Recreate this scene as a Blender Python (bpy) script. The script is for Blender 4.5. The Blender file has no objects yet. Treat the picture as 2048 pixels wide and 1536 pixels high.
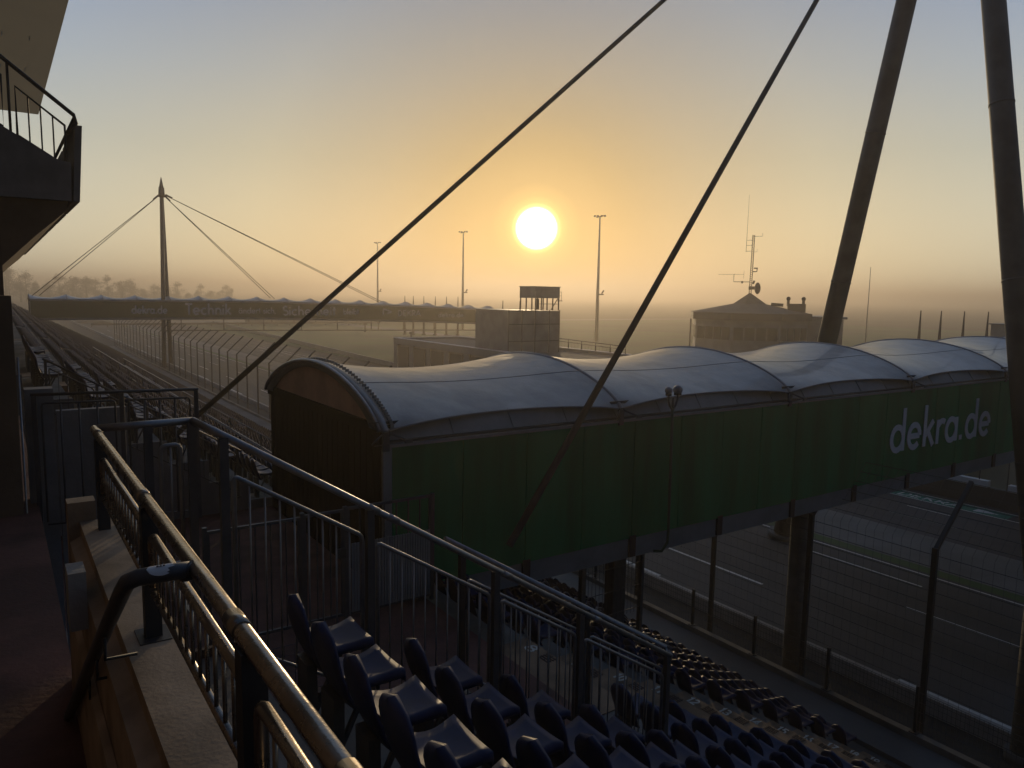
import bpy, math, random
from math import radians as R, sin, cos, pi, sqrt
random.seed(7)
C = bpy.context.scene
COL = C.collection
ZG = 11.0          # eye height above the ground; geometry below is written relative to the eye

# ------------------------------------------------------------------ materials
def mat(name, col, rough=0.6, metal=0.0, var=0.25, scale=3.0, bump=0.0, bscale=40.0, col2=None, spec=0.5, wave=None, dirt=None, coat=0.0, stretch=None, bdist=.01):
    m = bpy.data.materials.new(name); m.use_nodes = True
    nt = m.node_tree; N = nt.nodes; L = nt.links
    b = N['Principled BSDF']
    b.inputs['Roughness'].default_value = rough
    b.inputs['Metallic'].default_value = metal
    b.inputs['Specular IOR Level'].default_value = spec
    if coat: b.inputs['Coat Weight'].default_value = coat
    tc = N.new('ShaderNodeTexCoord')
    n1 = N.new('ShaderNodeTexNoise'); n1.inputs['Scale'].default_value = scale; n1.inputs['Detail'].default_value = 6
    n1.inputs['Roughness'].default_value = 0.65
    src = tc.outputs['Object']
    if stretch:
        mp = N.new('ShaderNodeMapping'); mp.inputs['Scale'].default_value = stretch; L.new(src, mp.inputs['Vector']); src = mp.outputs['Vector']
    L.new(src, n1.inputs['Vector'])
    r = N.new('ShaderNodeValToRGB')
    c2 = col2 or tuple(c * (1 - var) for c in col)
    r.color_ramp.elements[0].color = (*c2, 1); r.color_ramp.elements[1].color = (*col, 1)
    r.color_ramp.elements[0].position = 0.32; r.color_ramp.elements[1].position = 0.66
    L.new(n1.outputs['Fac'], r.inputs['Fac'])
    out = r.outputs['Color']
    if dirt:                                    # large stains with their own shape
        n2 = N.new('ShaderNodeTexNoise'); n2.inputs['Scale'].default_value = dirt[0]; n2.inputs['Detail'].default_value = 3
        L.new(src, n2.inputs['Vector'])
        r2 = N.new('ShaderNodeValToRGB'); r2.color_ramp.elements[0].position = .45; r2.color_ramp.elements[1].position = .62
        L.new(n2.outputs['Fac'], r2.inputs['Fac'])
        mx = N.new('ShaderNodeMix'); mx.data_type = 'RGBA'; mx.blend_type = 'MULTIPLY'
        L.new(r2.outputs['Color'], mx.inputs['Factor'])
        L.new(out, mx.inputs['A']); mx.inputs['B'].default_value = (dirt[1], dirt[1], dirt[1], 1)
        out = mx.outputs['Result']
    L.new(out, b.inputs['Base Color'])
    mr = N.new('ShaderNodeMapRange'); mr.inputs['To Min'].default_value = max(rough - .1, .05); mr.inputs['To Max'].default_value = min(rough + .12, 1)
    L.new(n1.outputs['Fac'], mr.inputs['Value']); L.new(mr.outputs['Result'], b.inputs['Roughness'])
    if bump or wave:
        bp = N.new('ShaderNodeBump'); bp.inputs['Strength'].default_value = bump or .5
        bp.inputs['Distance'].default_value = bdist
        if wave:
            w = N.new('ShaderNodeTexWave'); w.inputs['Scale'].default_value = wave[1]; w.bands_direction = wave[0]; w.inputs['Distortion'].default_value = wave[2] if len(wave) > 2 else 0
            L.new(tc.outputs['Object'], w.inputs['Vector']); L.new(w.outputs['Fac'], bp.inputs['Height'])
        else:
            n3 = N.new('ShaderNodeTexNoise'); n3.inputs['Scale'].default_value = bscale; n3.inputs['Detail'].default_value = 4
            L.new(tc.outputs['Object'], n3.inputs['Vector']); L.new(n3.outputs['Fac'], bp.inputs['Height'])
        L.new(bp.outputs['Normal'], b.inputs['Normal'])
    return m

M = {}
M['galv'] = mat('galvanised_steel', (.27, .28, .30), .42, .8, .3, 9, .08, 60)
M['galv_warm'] = mat('weathered_galvanised_steel', (.36, .31, .26), .27, .85, .35, 12, .12, 50, dirt=(6, .7))
M['galv_dark'] = mat('dark_steel', (.075, .08, .09), .5, .25, .3, 9)
M['dark'] = mat('dark_painted_steel', (.035, .037, .042), .55, .2, .3, 6)
M['concrete'] = mat('weathered_concrete', (.20, .19, .175), .85, 0, .35, 1.3, .5, 30, dirt=(.6, .6))
M['concrete_warm'] = mat('sandy_concrete', (.46, .34, .23), .85, 0, .35, 2.2, .2, 60, dirt=(2.5, .62))
M['concrete_pale'] = mat('pale_concrete', (.34, .33, .31), .85, 0, .3, 1.2, .4, 30)
M['tread'] = mat('brown_step_coating', (.33, .215, .13), .8, 0, .35, 2.5, .15, 60, dirt=(1.8, .6))
M['brick'] = mat('red_brown_paving', (.15, .066, .052), .85, 0, .3, 5, .5, 25, dirt=(1.2, .55))
M['green'] = mat('dark_green_panel', (.006, .20, .07), .62, 0, .3, 1.6, .05, 3, dirt=(.9, .72), stretch=(1.4, 1, .16), spec=.25)
M['white_letter'] = mat('pale_lettering', (.62, .62, .66), .6, 0, .12, 3)
M['membrane'] = mat('pale_roof_membrane', (.40, .395, .385), .45, 0, .28, 1.3, .55, 1.6, dirt=(.7, .68), coat=.2, bdist=.06)
M['seam'] = mat('membrane_seam', (.25, .25, .27), .5, 0, .2, 4)
M['sheet'] = mat('grey_sheet_metal', (.22, .23, .24), .55, .1, .25, 2, .3, 8)
M['slate_beam'] = mat('slate_grey_beam', (.19, .21, .235), .55, .3, .3, 1.5)
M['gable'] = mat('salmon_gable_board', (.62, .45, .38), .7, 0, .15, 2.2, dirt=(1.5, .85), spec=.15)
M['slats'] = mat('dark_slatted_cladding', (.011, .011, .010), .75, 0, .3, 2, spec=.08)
M['asphalt'] = mat('track_asphalt', (.062, .062, .064), .82, 0, .4, 1.1, .4, 20, dirt=(.55, .62), stretch=(1, .035, 1))
M['asphalt_pit'] = mat('pit_lane_asphalt', (.05, .05, .056), .85, 0, .4, .9, .4, 20, dirt=(.5, .7), stretch=(1, .06, 1))
M['slab'] = mat('concrete_strip', (.17, .168, .165), .9, 0, .25, .5, .3, 20, dirt=(.3, .8))
M['white_paint'] = mat('worn_white_paint', (.72, .71, .68), .7, 0, .3, 6)
M['green_paint'] = mat('green_ground_paint', (.02, .20, .13), .75, 0, .3, 3)
M['grass'] = mat('infield_grass', (.055, .13, .025), .95, 0, .4, .08, .6, 6, col2=(.055, .078, .026), dirt=(.03, .7))
M['ground'] = mat('rough_meadow', (.07, .068, .034), .95, 0, .4, .05, .6, 4, col2=(.048, .042, .024), dirt=(.012, .7))
M['earth'] = mat('trackside_earth', (.07, .062, .05), .95, 0, .4, 1.5, .6, 12)
M['seat'] = mat('blue_seat_plastic', (.013, .025, .085), .5, 0, .3, 7, .06, 80, dirt=(5, .7), spec=.22)
M['seat_old'] = mat('faded_blue_seat_plastic', (.022, .034, .09), .55, 0, .3, 5, spec=.22)
M['seat_far'] = mat('distant_blue_plastic', (.012, .02, .06), .85, 0, .3, 2, spec=.05)
M['lamp_green'] = mat('dark_green_post_paint', (.02, .06, .035), .6)
M['pale_steel'] = mat('pale_galvanised_pole', (.42, .42, .41), .5, .2)
M['green_far'] = mat('haze_offset_green', (.005, .05, .02), .7, 0, .3, .5, spec=.1)  # panel green darkened to offset the haze over the far wall
M['bark'] = mat('bark', (.05, .042, .035), .9)
M['leaf'] = mat('autumn_foliage', (.055, .055, .03), .8, 0, .4, .8)
M['facade'] = mat('grey_facade_board', (.30, .30, .29), .7, 0, .25, .6, dirt=(.5, .75))
M['facade_dark'] = mat('dark_garage_doors', (.055, .058, .062), .6, 0, .3, .7)
M['roofing'] = mat('flat_roof_gravel', (.16, .145, .125), .9, 0, .3, 1)
M['tin'] = mat('blue_grey_parapet_sheet', (.21, .24, .28), .5, .3, .2, 1)
M['glass'] = mat('dim_window_glass', (.03, .035, .04), .12, 0, .2, 2)
M['sticker'] = mat('white_sticker', (.7, .7, .72), .5)
M['print'] = mat('dark_print', (.05, .05, .08), .6)
M['red_paint'] = mat('faded_red_brown_paint', (.06, .034, .027), .8)
M['num_paint'] = mat('worn_number_paint', (.70, .68, .62), .8, 0, .3, 18)
M['soffit0'] = mat('tan_roof_membrane', (.33, .255, .16), .75, 0, .3, .35, .2, 3, dirt=(.12, .75))
M['stone'] = mat('grey_render_wall', (.24, .24, .245), .9, 0, .35, 1.2, .4, 20, dirt=(.8, .7))
M['brown_wall'] = mat('brown_wall', (.15, .105, .07), .85, 0, .35, 1.5, .3, 20)

def translucent(name, base, col, f):
    m = M[base]; m.name = name; nt = m.node_tree; b = nt.nodes['Principled BSDF']
    t = nt.nodes.new('ShaderNodeBsdfTranslucent'); t.inputs['Color'].default_value = (*col, 1)
    x = nt.nodes.new('ShaderNodeMixShader'); x.inputs['Fac'].default_value = f
    nt.links.new(b.outputs[0], x.inputs[1]); nt.links.new(t.outputs[0], x.inputs[2]); nt.links.new(x.outputs[0], nt.nodes['Material Output'].inputs['Surface'])
    return m
M['soffit'] = translucent('tan_roof_membrane', 'soffit0', (.60, .42, .22), .6)

# ------------------------------------------------------------------ mesh builder
class MB:
    def __init__(s): s.v = []; s.f = []; s.sm = []
    def add(s, vs, fs, smooth=False):
        o = len(s.v); s.v += [tuple(p) for p in vs]
        for f in fs: s.f.append(tuple(i + o for i in f)); s.sm.append(smooth)
        return s
    def box(s, x0, x1, y0, y1, z0, z1):
        return s.add([(x0,y0,z0),(x1,y0,z0),(x1,y1,z0),(x0,y1,z0),(x0,y0,z1),(x1,y0,z1),(x1,y1,z1),(x0,y1,z1)],
              [(0,3,2,1),(4,5,6,7),(0,1,5,4),(1,2,6,5),(2,3,7,6),(3,0,4,7)])
    def bar(s, a, b, w, h, up=(0,0,1)):                 # rectangular bar from a to b
        from mathutils import Vector as V
        a = V(a); b = V(b); d = (b - a).normalized(); u = V(up)
        if abs(d.dot(u)) > .97: u = V((0,1,0)) if abs(d.y) < .9 else V((1,0,0))
        r = d.cross(u).normalized(); u = r.cross(d).normalized()
        vs = []
        for p in (a, b):
            for q, t in ((-1,-1),(1,-1),(1,1),(-1,1)): vs.append(p + r*q*w/2 + u*t*h/2)
        return s.add(vs, [(3,2,1,0),(4,5,6,7),(0,1,5,4),(1,2,6,5),(2,3,7,6),(3,0,4,7)])
    def tube(s, pts, r, n=10, cap=True, r2=None):
        from mathutils import Vector as V
        P = [V(p) for p in pts]; k = len(P); vs = []; fs = []
        t0 = (P[1]-P[0]).normalized(); ref = V((0,0,1)) if abs(t0.z) < .9 else V((1,0,0))
        nrm = t0.cross(ref).normalized()
        for i, p in enumerate(P):
            t = ((P[min(i+1,k-1)] - P[max(i-1,0)])).normalized()
            nrm = (nrm - t*nrm.dot(t)).normalized(); bn = t.cross(nrm)
            rr = r if r2 is None else r + (r2-r)*i/(k-1)
            if isinstance(r, (list, tuple)): rr = r[i]
            for j in range(n):
                a = 2*pi*j/n; vs.append(p + nrm*cos(a)*rr + bn*sin(a)*rr)
        for i in range(k-1):
            for j in range(n): fs.append((i*n+j, i*n+(j+1)%n, (i+1)*n+(j+1)%n, (i+1)*n+j))
        s.add(vs, fs, True)
        if cap:
            o = len(s.v) - k*n
            s.f.append(tuple(o+j for j in reversed(range(n)))); s.sm.append(False)
            s.f.append(tuple(o+(k-1)*n+j for j in range(n))); s.sm.append(False)
        return s
    def grid(s, fn, nu, nv, smooth=True, thick=None):   # fn(u,v) -> point
        vs = [fn(i/nu, j/nv) for i in range(nu+1) for j in range(nv+1)]
        fs = [(i*(nv+1)+j, (i+1)*(nv+1)+j, (i+1)*(nv+1)+j+1, i*(nv+1)+j+1) for i in range(nu) for j in range(nv)]
        return s.add(vs, fs, smooth)
    def prism(s, poly, axis, t0, t1):                   # poly of 2-D points extruded along an axis
        def P(a, b, t): return {'x': (t,a,b), 'y': (a,t,b), 'z': (a,b,t)}[axis]
        n = len(poly)
        vs = [P(a,b,t0) for a,b in poly] + [P(a,b,t1) for a,b in poly]
        fs = [tuple(range(n)), tuple(range(2*n-1, n-1, -1))] + [(i, (i+1)%n, n+(i+1)%n, n+i) for i in range(n)]
        return s.add(vs, fs)
    def ball(s, c, r, nu=14, nv=8, sx=1, sy=1, sz=1):
        vs = []; fs = []
        for i in range(nv+1):
            a = pi*i/nv
            for j in range(nu):
                b = 2*pi*j/nu; vs.append((c[0]+r*sx*sin(a)*cos(b), c[1]+r*sy*sin(a)*sin(b), c[2]+r*sz*cos(a)))
        for i in range(nv):
            for j in range(nu): fs.append((i*nu+j, (i+1)*nu+j, (i+1)*nu+(j+1)%nu, i*nu+(j+1)%nu))
        return s.add(vs, fs, True)
    def mesh(s, name, m, org=(0,0,0), fix=True):
        me = bpy.data.meshes.new(name)
        me.from_pydata([(x-org[0], y-org[1], z-org[2]) for x,y,z in s.v], [], s.f)
        me.polygons.foreach_set('use_smooth', s.sm)
        for q in (m if isinstance(m, list) else [m]): me.materials.append(M[q] if isinstance(q, str) else q)
        if fix:
            import bmesh
            b = bmesh.new(); b.from_mesh(me); bmesh.ops.recalc_face_normals(b, faces=b.faces); b.to_mesh(me); b.free()
        me.update(); return me
    def build(s, name, m, parent=None, org=None, fix=True):
        po = (0,0,0)
        if parent is not None:
            q = parent; po = [0,0,0]
            while q is not None:
                for i in range(3): po[i] += q.location[i]
                q = q.parent
            po[2] -= ZG
        if org is None: org = po
        me = s.mesh(name, m, org, fix)
        o = bpy.data.objects.new(name, me); COL.objects.link(o)
        if parent is not None:
            o.parent = parent; o.location = (org[0]-po[0], org[1]-po[1], org[2]-po[2])
        else: o.location = (org[0], org[1], org[2]+ZG)
        return o

def tag(o, label=None, cat=None, group=None, kind=None):
    if label: o['label'] = label
    if cat: o['category'] = cat
    if group: o['group'] = group
    if kind: o['kind'] = kind
    return o
def thing(name, label, cat, loc=(0,0,0), group=None):
    o = bpy.data.objects.new(name, None); COL.objects.link(o)
    o.location = (loc[0], loc[1], loc[2]+ZG); o.empty_display_size = .2
    return tag(o, label, cat, group)
def copy_tree(o, parent=None):
    c = o.copy(); COL.objects.link(c)
    if parent is not None: c.parent = parent
    for ch in list(o.children): copy_tree(ch, c)
    return c
ORD = ['zeroth','first','second','third','fourth','fifth','sixth','seventh','eighth','ninth','tenth','eleventh','twelfth','thirteenth','fourteenth','fifteenth',
       'sixteenth','seventeenth','eighteenth','nineteenth','twentieth']
def ordn(n):
    if n < len(ORD): return ORD[n]
    return '%d%s' % (n, 'th' if 10 <= n % 100 <= 20 else {1:'st',2:'nd',3:'rd'}.get(n % 10, 'th'))

# ------------------------------------------------------------------ camera
th, pt, ro = R(34.58), R(6.77), R(1.0)
from mathutils import Vector as V, Matrix
fwd = V((sin(th)*cos(pt), cos(th)*cos(pt), -sin(pt)))
r0 = V((cos(th), -sin(th), 0)); u0 = r0.cross(fwd)
rt = cos(ro)*r0 + sin(ro)*u0; up = rt.cross(fwd)
cam = bpy.data.cameras.new('camera'); co = bpy.data.objects.new('camera', cam); COL.objects.link(co)
co.matrix_world = Matrix(((rt.x, up.x, -fwd.x, 0), (rt.y, up.y, -fwd.y, 0), (rt.z, up.z, -fwd.z, ZG), (0,0,0,1)))
cam.sensor_width = 36; cam.lens = 1500/2048*36; cam.clip_start = .05; cam.clip_end = 6000
C.camera = co
def px(p):
    q = V(p); d = q.dot(fwd)
    if d < .05: return None
    return (1024 + 1500*q.dot(rt)/d, 768 - 1500*q.dot(up)/d, d)

# ------------------------------------------------------------------ sky, sun, air
SD = V((.5868, .8041, .0948)).normalized()
r_ = fwd + rt*(1073-1024)/1500 - up*(457-768)/1500
SD = r_.normalized()
elev = math.asin(SD.z); azim = math.atan2(SD.x, SD.y)      # clockwise from +Y
w = bpy.data.worlds.new('World'); C.world = w; w.use_nodes = True
nt = w.node_tree; N = nt.nodes; L = nt.links
bg = N['Background']; out = N['World Output']
sky = N.new('ShaderNodeTexSky'); sky.sky_type = 'NISHITA'; sky.sun_disc = False
sky.sun_elevation = elev; sky.sun_rotation = azim; sky.air_density = 1.0; sky.dust_density = 3.0; sky.ozone_density = 1.5
L.new(sky.outputs['Color'], bg.inputs['Color']); bg.inputs['Strength'].default_value = SKY_NISHITA = .01
tc = N.new('ShaderNodeTexCoord')
dot = N.new('ShaderNodeVectorMath'); dot.operation = 'DOT_PRODUCT'; dot.inputs[1].default_value = SD
nrm = N.new('ShaderNodeVectorMath'); nrm.operation = 'NORMALIZE'
L.new(tc.outputs['Generated'], nrm.inputs[0]); L.new(nrm.outputs['Vector'], dot.inputs[0])
ac = N.new('ShaderNodeMath'); ac.operation = 'ARCCOSINE'; L.new(dot.outputs['Value'], ac.inputs[0])
def ramp_of(src, lo, hi, stops, interp='EASE'):
    mr = N.new('ShaderNodeMapRange'); mr.inputs['From Min'].default_value = lo; mr.inputs['From Max'].default_value = hi
    L.new(src, mr.inputs['Value'])
    cr = N.new('ShaderNodeValToRGB'); cr.color_ramp.interpolation = interp
    e = cr.color_ramp.elements
    while len(e) < len(stops): e.new(.5)
    for el, (p, c) in zip(e, stops): el.position = p; el.color = (*c, 1)
    L.new(mr.outputs['Result'], cr.inputs['Fac']); return cr.outputs['Color']
glow = ramp_of(ac.outputs['Value'], 0, pi, [
    (0.0, (.23, .155, .065)), (6/180, (.24, .18, .10)), (12/180, (.32, .28, .215)), (20/180, (.41, .39, .33)), (35/180, (.41, .435, .445)),
    (50/180, (.34, .39, .44)), (64/180, (.11, .143, .187)), (95/180, (.054, .077, .110)), (1.0, (.036, .052, .078))], 'LINEAR')
sep = N.new('ShaderNodeSeparateXYZ'); L.new(nrm.outputs['Vector'], sep.inputs[0])
lowband = ramp_of(sep.outputs['Z'], -.1, .5, [(0.0, (2.2, 1.9, 1.32)), (.167, (2.2, 1.9, 1.32)), (.25, (1.9, 1.68, 1.22)), (.45, (1.22, 1.2, 1.05)), (.6, (.88, .97, 1.10)), (.75, (.60, .74, 1.06)), (1.0, (.5, .64, .9))], 'LINEAR')
gm = N.new('ShaderNodeMix'); gm.data_type = 'RGBA'; gm.blend_type = 'MULTIPLY'; gm.inputs['Factor'].default_value = 1
L.new(glow, gm.inputs['A']); L.new(lowband, gm.inputs['B']); glow = gm.outputs['Result']
disc = ramp_of(ac.outputs['Value'], 0, R(8), [(0.0, (1,1,1)), (1.36/8, (1,1,1)), (1.50/8, (.22,.17,.08)), (1.64/8, (.075,.052,.016)), (1.9/8, (.036,.023,.006)), (2.4/8, (.017,.0105,.0025)), (3.4/8, (.006,.0036,.0009)), (1, (0,0,0))], 'LINEAR')
bg2 = N.new('ShaderNodeBackground'); L.new(glow, bg2.inputs['Color']); bg2.inputs['Strength'].default_value = 1.0
bg3 = N.new('ShaderNodeBackground'); L.new(disc, bg3.inputs['Color']); bg3.inputs['Strength'].default_value = 14.0
a1 = N.new('ShaderNodeAddShader'); a2 = N.new('ShaderNodeAddShader')
L.new(bg.outputs[0], a1.inputs[0]); L.new(bg2.outputs[0], a1.inputs[1]); L.new(a1.outputs[0], a2.inputs[0]); L.new(bg3.outputs[0], a2.inputs[1])
L.new(a2.outputs[0], out.inputs['Surface'])
w.cycles.sampling_method = 'MANUAL'; w.cycles.sample_map_resolution = 2048

sl = bpy.data.lights.new('sun', 'SUN'); sl.energy = 1.6; sl.angle = R(.6); sl.color = (1, .74, .42)
so = bpy.data.objects.new('sun', sl); COL.objects.link(so); so.location = (0, 0, 60)
so.rotation_euler = SD.to_track_quat('Z', 'Y').to_euler()

hz = MB().box(-3100, 3300, -3100, 3300, -12.2, 24.5).build('haze', 'galv')
hm = bpy.data.materials.new('morning_haze'); hm.use_nodes = True
hn = hm.node_tree; hn.nodes.remove(hn.nodes['Principled BSDF'])
pv = hn.nodes.new('ShaderNodeVolumePrincipled'); pv.inputs['Density'].default_value = .0016; pv.inputs['Anisotropy'].default_value = .64
pv.inputs['Color'].default_value = (.72, .64, .545, 1)
hn.links.new(pv.outputs[0], hn.nodes['Material Output'].inputs['Volume'])
hz.data.materials.clear(); hz.data.materials.append(hm)
tag(hz, 'thin warm morning mist over the whole circuit', 'mist', kind='stuff')

C.view_settings.view_transform = 'Standard'; C.view_settings.look = 'None'; C.view_settings.gamma = 1; C.view_settings.exposure = 0
C.render.engine = 'CYCLES'
C.cycles.use_denoising = True
C.cycles.max_bounces = 6; C.cycles.diffuse_bounces = 3; C.cycles.glossy_bounces = 3; C.cycles.volume_bounces = 1
C.cycles.sample_clamp_indirect = 4
C.cycles.volume_max_steps = 64

# ------------------------------------------------------------------ ground, roads, paint
def sheet(name, x0, x1, y0, y1, z, m, n=1):
    o = MB().add([(x0,y0,z),(x1,y0,z),(x1,y1,z),(x0,y1,z)], [(0,1,2,3)]).build(name, m); return o
G = -11.0
tag(sheet('ground', -3050, 3250, -3050, 3250, G-.024, 'ground'), kind='structure')
tag(sheet('trackside_strip', 17.0, 20.45, -60, 300, G-.020, 'earth'), kind='structure')
tag(sheet('race_track', 20.45, 30.9, -60, 320, G-.016, 'asphalt'), kind='structure')
tag(sheet('grass_strip', 30.9, 31.6, -60, 320, G-.012, 'grass'), kind='structure')
tag(sheet('concrete_apron', 31.6, 35.9, -60, 320, G-.008, 'slab'), kind='structure')
tag(sheet('pit_lane', 35.9, 47.5, -60, 320, G-.012, 'asphalt_pit'), kind='structure')
tag(sheet('infield_grass', 49, 320, 101.5, 262, G-.016, 'grass'), kind='structure')
tag(sheet('service_road', 20, 330, 268, 282, G-.016, 'slab'), kind='structure')
tag(sheet('paddock_path', 96, 102, 60, 262, G-.010, 'slab'), kind='structure')
lm = MB()
def dash(x, y0, y1, wd=.13): lm.add([(x-wd/2,y0,G-.002),(x+wd/2,y0,G-.002),(x+wd/2,y1,G-.002),(x-wd/2,y1,G-.002)], [(0,1,2,3)])
for n in range(-1, 14):
    dash(21.3, 5+15.3*n, 10.65+15.3*n, .15); dash(24.06, 17.5+15.3*n, 23.1+15.3*n); dash(26.7, 8+15.3*n, 13.3+15.3*n); dash(29.2, 14+15.3*n, 19.5+15.3*n, .1)
dash(30.6, -60, 300, .1); 
for n in range(-2, 22): dash(38.45, 17+ 7.6*n, 20.4+7.6*n, .1); dash(40.4, 18+11*n, 20.5+11*n, .08)
dash(42.15, -60, 150, .1); dash(43.5, -60, 150, .1)
lm.build('road_markings', 'white_paint')['kind'] = 'structure'
tag(sheet('painted_ground_strip', 42.25, 43.4, 16.4, 27, G-.006, 'green_paint'), kind='structure')

# ------------------------------------------------------------------ stroke lettering
def arc(cx_, cy_, rx, ry, a0, a1, n=14): return [(cx_+rx*cos(R(a0+(a1-a0)*i/n)), cy_+ry*sin(R(a0+(a1-a0)*i/n))) for i in range(n+1)]
_b = arc(.3, .3, .25, .27, 0, 360, 20)
GL = {   # unit: cap / ascender height 1, x-height .6, strokes as polylines; then advance width
 'd': ([_b, [(.55,0),(.55,1.0)]], .74), 'b': ([arc(.34,.3,.25,.27,0,360,20), [(.09,0),(.09,1.0)]], .72),
 'e': ([arc(.3,.3,.25,.27,0,318,18), [(.06,.3),(.55,.3)]], .70), 'a': ([_b, [(.55,0),(.55,.6)]], .74),
 'k': ([[(.09,0),(.09,1.0)], [(.47,.6),(.12,.27)], [(.23,.36),(.5,0)]], .62), 'r': ([[(.09,0),(.09,.6)], arc(.30,.33,.21,.23,150,55,6)], .46),
 '.': ([[(.08,0),(.08,.12)]], .30), ',': ([[(.1,.1),(.05,-.12)]], .28), 'T': ([[(0,.93),(.62,.93)], [(.31,0),(.31,.93)]], .66),
 'c': ([arc(.3,.3,.25,.27,48,312,14)], .60), 'h': ([[(.09,0),(.09,1.0)], arc(.29,.33,.2,.23,180,0,8)+[(.49,0)]], .66),
 'n': ([[(.09,0),(.09,.6)], arc(.29,.33,.2,.23,180,0,8)+[(.49,0)]], .66), 'i': ([[(.08,0),(.08,.57)], [(.08,.74),(.08,.86)]], .26),
 '\u00e4': ([_b, [(.55,0),(.55,.6)], [(.2,.74),(.2,.86)], [(.42,.74),(.42,.86)]], .74), 't': ([[(.16,0),(.16,.86)], [(0,.58),(.33,.58)]], .42),
 's': ([arc(.2,.42,.14,.13,40,250,8)+arc(.2,.17,.16,.14,80,-140,8)], .46), 'l': ([[(.08,0),(.08,1.0)]], .26),
 'S': ([arc(.27,.7,.2,.22,35,255,10)+arc(.27,.26,.23,.24,80,-145,10)], .60),
 'D': ([[(.09,0),(.09,.93),(.25,.93)]+arc(.25,.465,.33,.465,85,-85,12)+[(.09,0)]], .72), 'E': ([[(.47,.93),(.09,.93),(.09,0),(.47,0)], [(.14,.47),(.43,.47)]], .60),
 'K': ([[(.09,0),(.09,.93)], [(.54,.93),(.13,.46)], [(.22,.56),(.58,0)]], .66), 'R': ([[(.09,0),(.09,.93),(.3,.93)]+arc(.3,.69,.2,.24,80,-80,8)+[(.14,.45)], [(.28,.43),(.53,0)]], .64),
 'A': ([[(0,0),(.33,.93),(.66,0)], [(.13,.3),(.53,.3)]], .72), ' ': ([], .36), '-': ([[(.04,.3),(.3,.3)]], .42),
 '1': ([[(.08,.75),(.25,.93),(.25,0)]], .5), '2': ([arc(.26,.67,.2,.24,160,-30,8)+[(.05,.03),(.5,.03)]], .6), '3': ([arc(.24,.7,.19,.22,150,-80,8)], .6),
 '4': ([[(.4,0),(.4,.93),(.05,.27),(.56,.27)]], .64), '5': ([[(.46,.93),(.13,.93),(.1,.55)]+arc(.24,.29,.22,.28,100,-140,9)], .6),
 '6': ([[(.4,.93)]+arc(.27,.28,.21,.27,160,520,16)], .6), '7': ([[(.05,.93),(.5,.93),(.2,0)]], .58),
 '8': ([arc(.27,.7,.17,.2,0,360,14), arc(.27,.25,.21,.24,0,360,14)], .6), '9': ([[(.15,0)]+arc(.27,.65,.21,.27,-20,340,16)], .6), '0': ([arc(.27,.465,.21,.46,0,360,18)], .6),
}
GL['3'] = ([arc(.24,.7,.19,.22,150,-80,8) + arc(.25,.25,.22,.25,80,-150,9)], .6)
def strip2d(pl, wd):
    n = len(pl); closed = n > 3 and abs(pl[0][0]-pl[-1][0])+abs(pl[0][1]-pl[-1][1]) < 1e-4
    out = []
    for i in range(n):
        p = pl[i]
        a = pl[i-1] if i > 0 else (pl[-2] if closed else None); b = pl[i+1] if i < n-1 else (pl[1] if closed else None)
        def nn(s, e): dx, dy = e[0]-s[0], e[1]-s[1]; l = sqrt(dx*dx+dy*dy) or 1; return (-dy/l, dx/l)
        if a is None: m_ = nn(p, b); k = 1
        elif b is None: m_ = nn(a, p); k = 1
        else:
            n1, n2 = nn(a, p), nn(p, b); mx, my = n1[0]+n2[0], n1[1]+n2[1]; l = sqrt(mx*mx+my*my) or 1
            m_ = (mx/l, my/l); k = min(1/max(m_[0]*n1[0]+m_[1]*n1[1], .35), 2.0)
        out.append(((p[0]+m_[0]*wd/2*k, p[1]+m_[1]*wd/2*k), (p[0]-m_[0]*wd/2*k, p[1]-m_[1]*wd/2*k)))
    return out
def lettering(mb, text, org, ux, uz, un, height, sw=.13, width=None, thick=.02):
    """org lower-left, ux writing direction, uz up, un outward; each stroke a thin raised strip."""
    adv = sum(GL[c][1] for c in text); sx = (width/adv) if width else height
    ox = 0; kk = 0
    for ch in text:
        for st in GL[ch][0]:
            prs = strip2d([(x*sx/height, y) for x, y in st], sw); kk += 1; off = thick + .003*(kk % 4)
            vs = []; fs = []
            for p, q in prs:
                for z, t in ((p, 0), (q, 0), (p, off), (q, off)):
                    vs.append(tuple(org[i] + ux[i]*(ox*sx + z[0]*height) + uz[i]*z[1]*height + un[i]*t for i in range(3)))
            n = len(prs)
            for i in range(n-1):
                a, b = 4*i, 4*i+4
                fs += [(a+2,b+2,b+3,a+3), (a,b,b+2,a+2), (a+1,a+3,b+3,b+1)]
            fs += [(0,2,3,1), (4*n-4,4*n-3,4*n-1,4*n-2)]
            mb.add(vs, fs)
        ox += GL[ch][1]
    return mb

m = MB(); lettering(m, 'DEKRA', (42.42, 22.2, G-.005), (0,-1,0), (1,0,0), (0,0,1), .80, .14, 3.5, thick=.006)
for a, b in (((42.42,18.3),(42.42,18.3)),):
    m.add([(42.40,18.1,G-.001),(43.2,18.1,G-.001),(42.8,16.9,G-.001)], [(0,1,2)])
m.build('ground_lettering', 'white_paint')['kind'] = 'structure'
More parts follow.
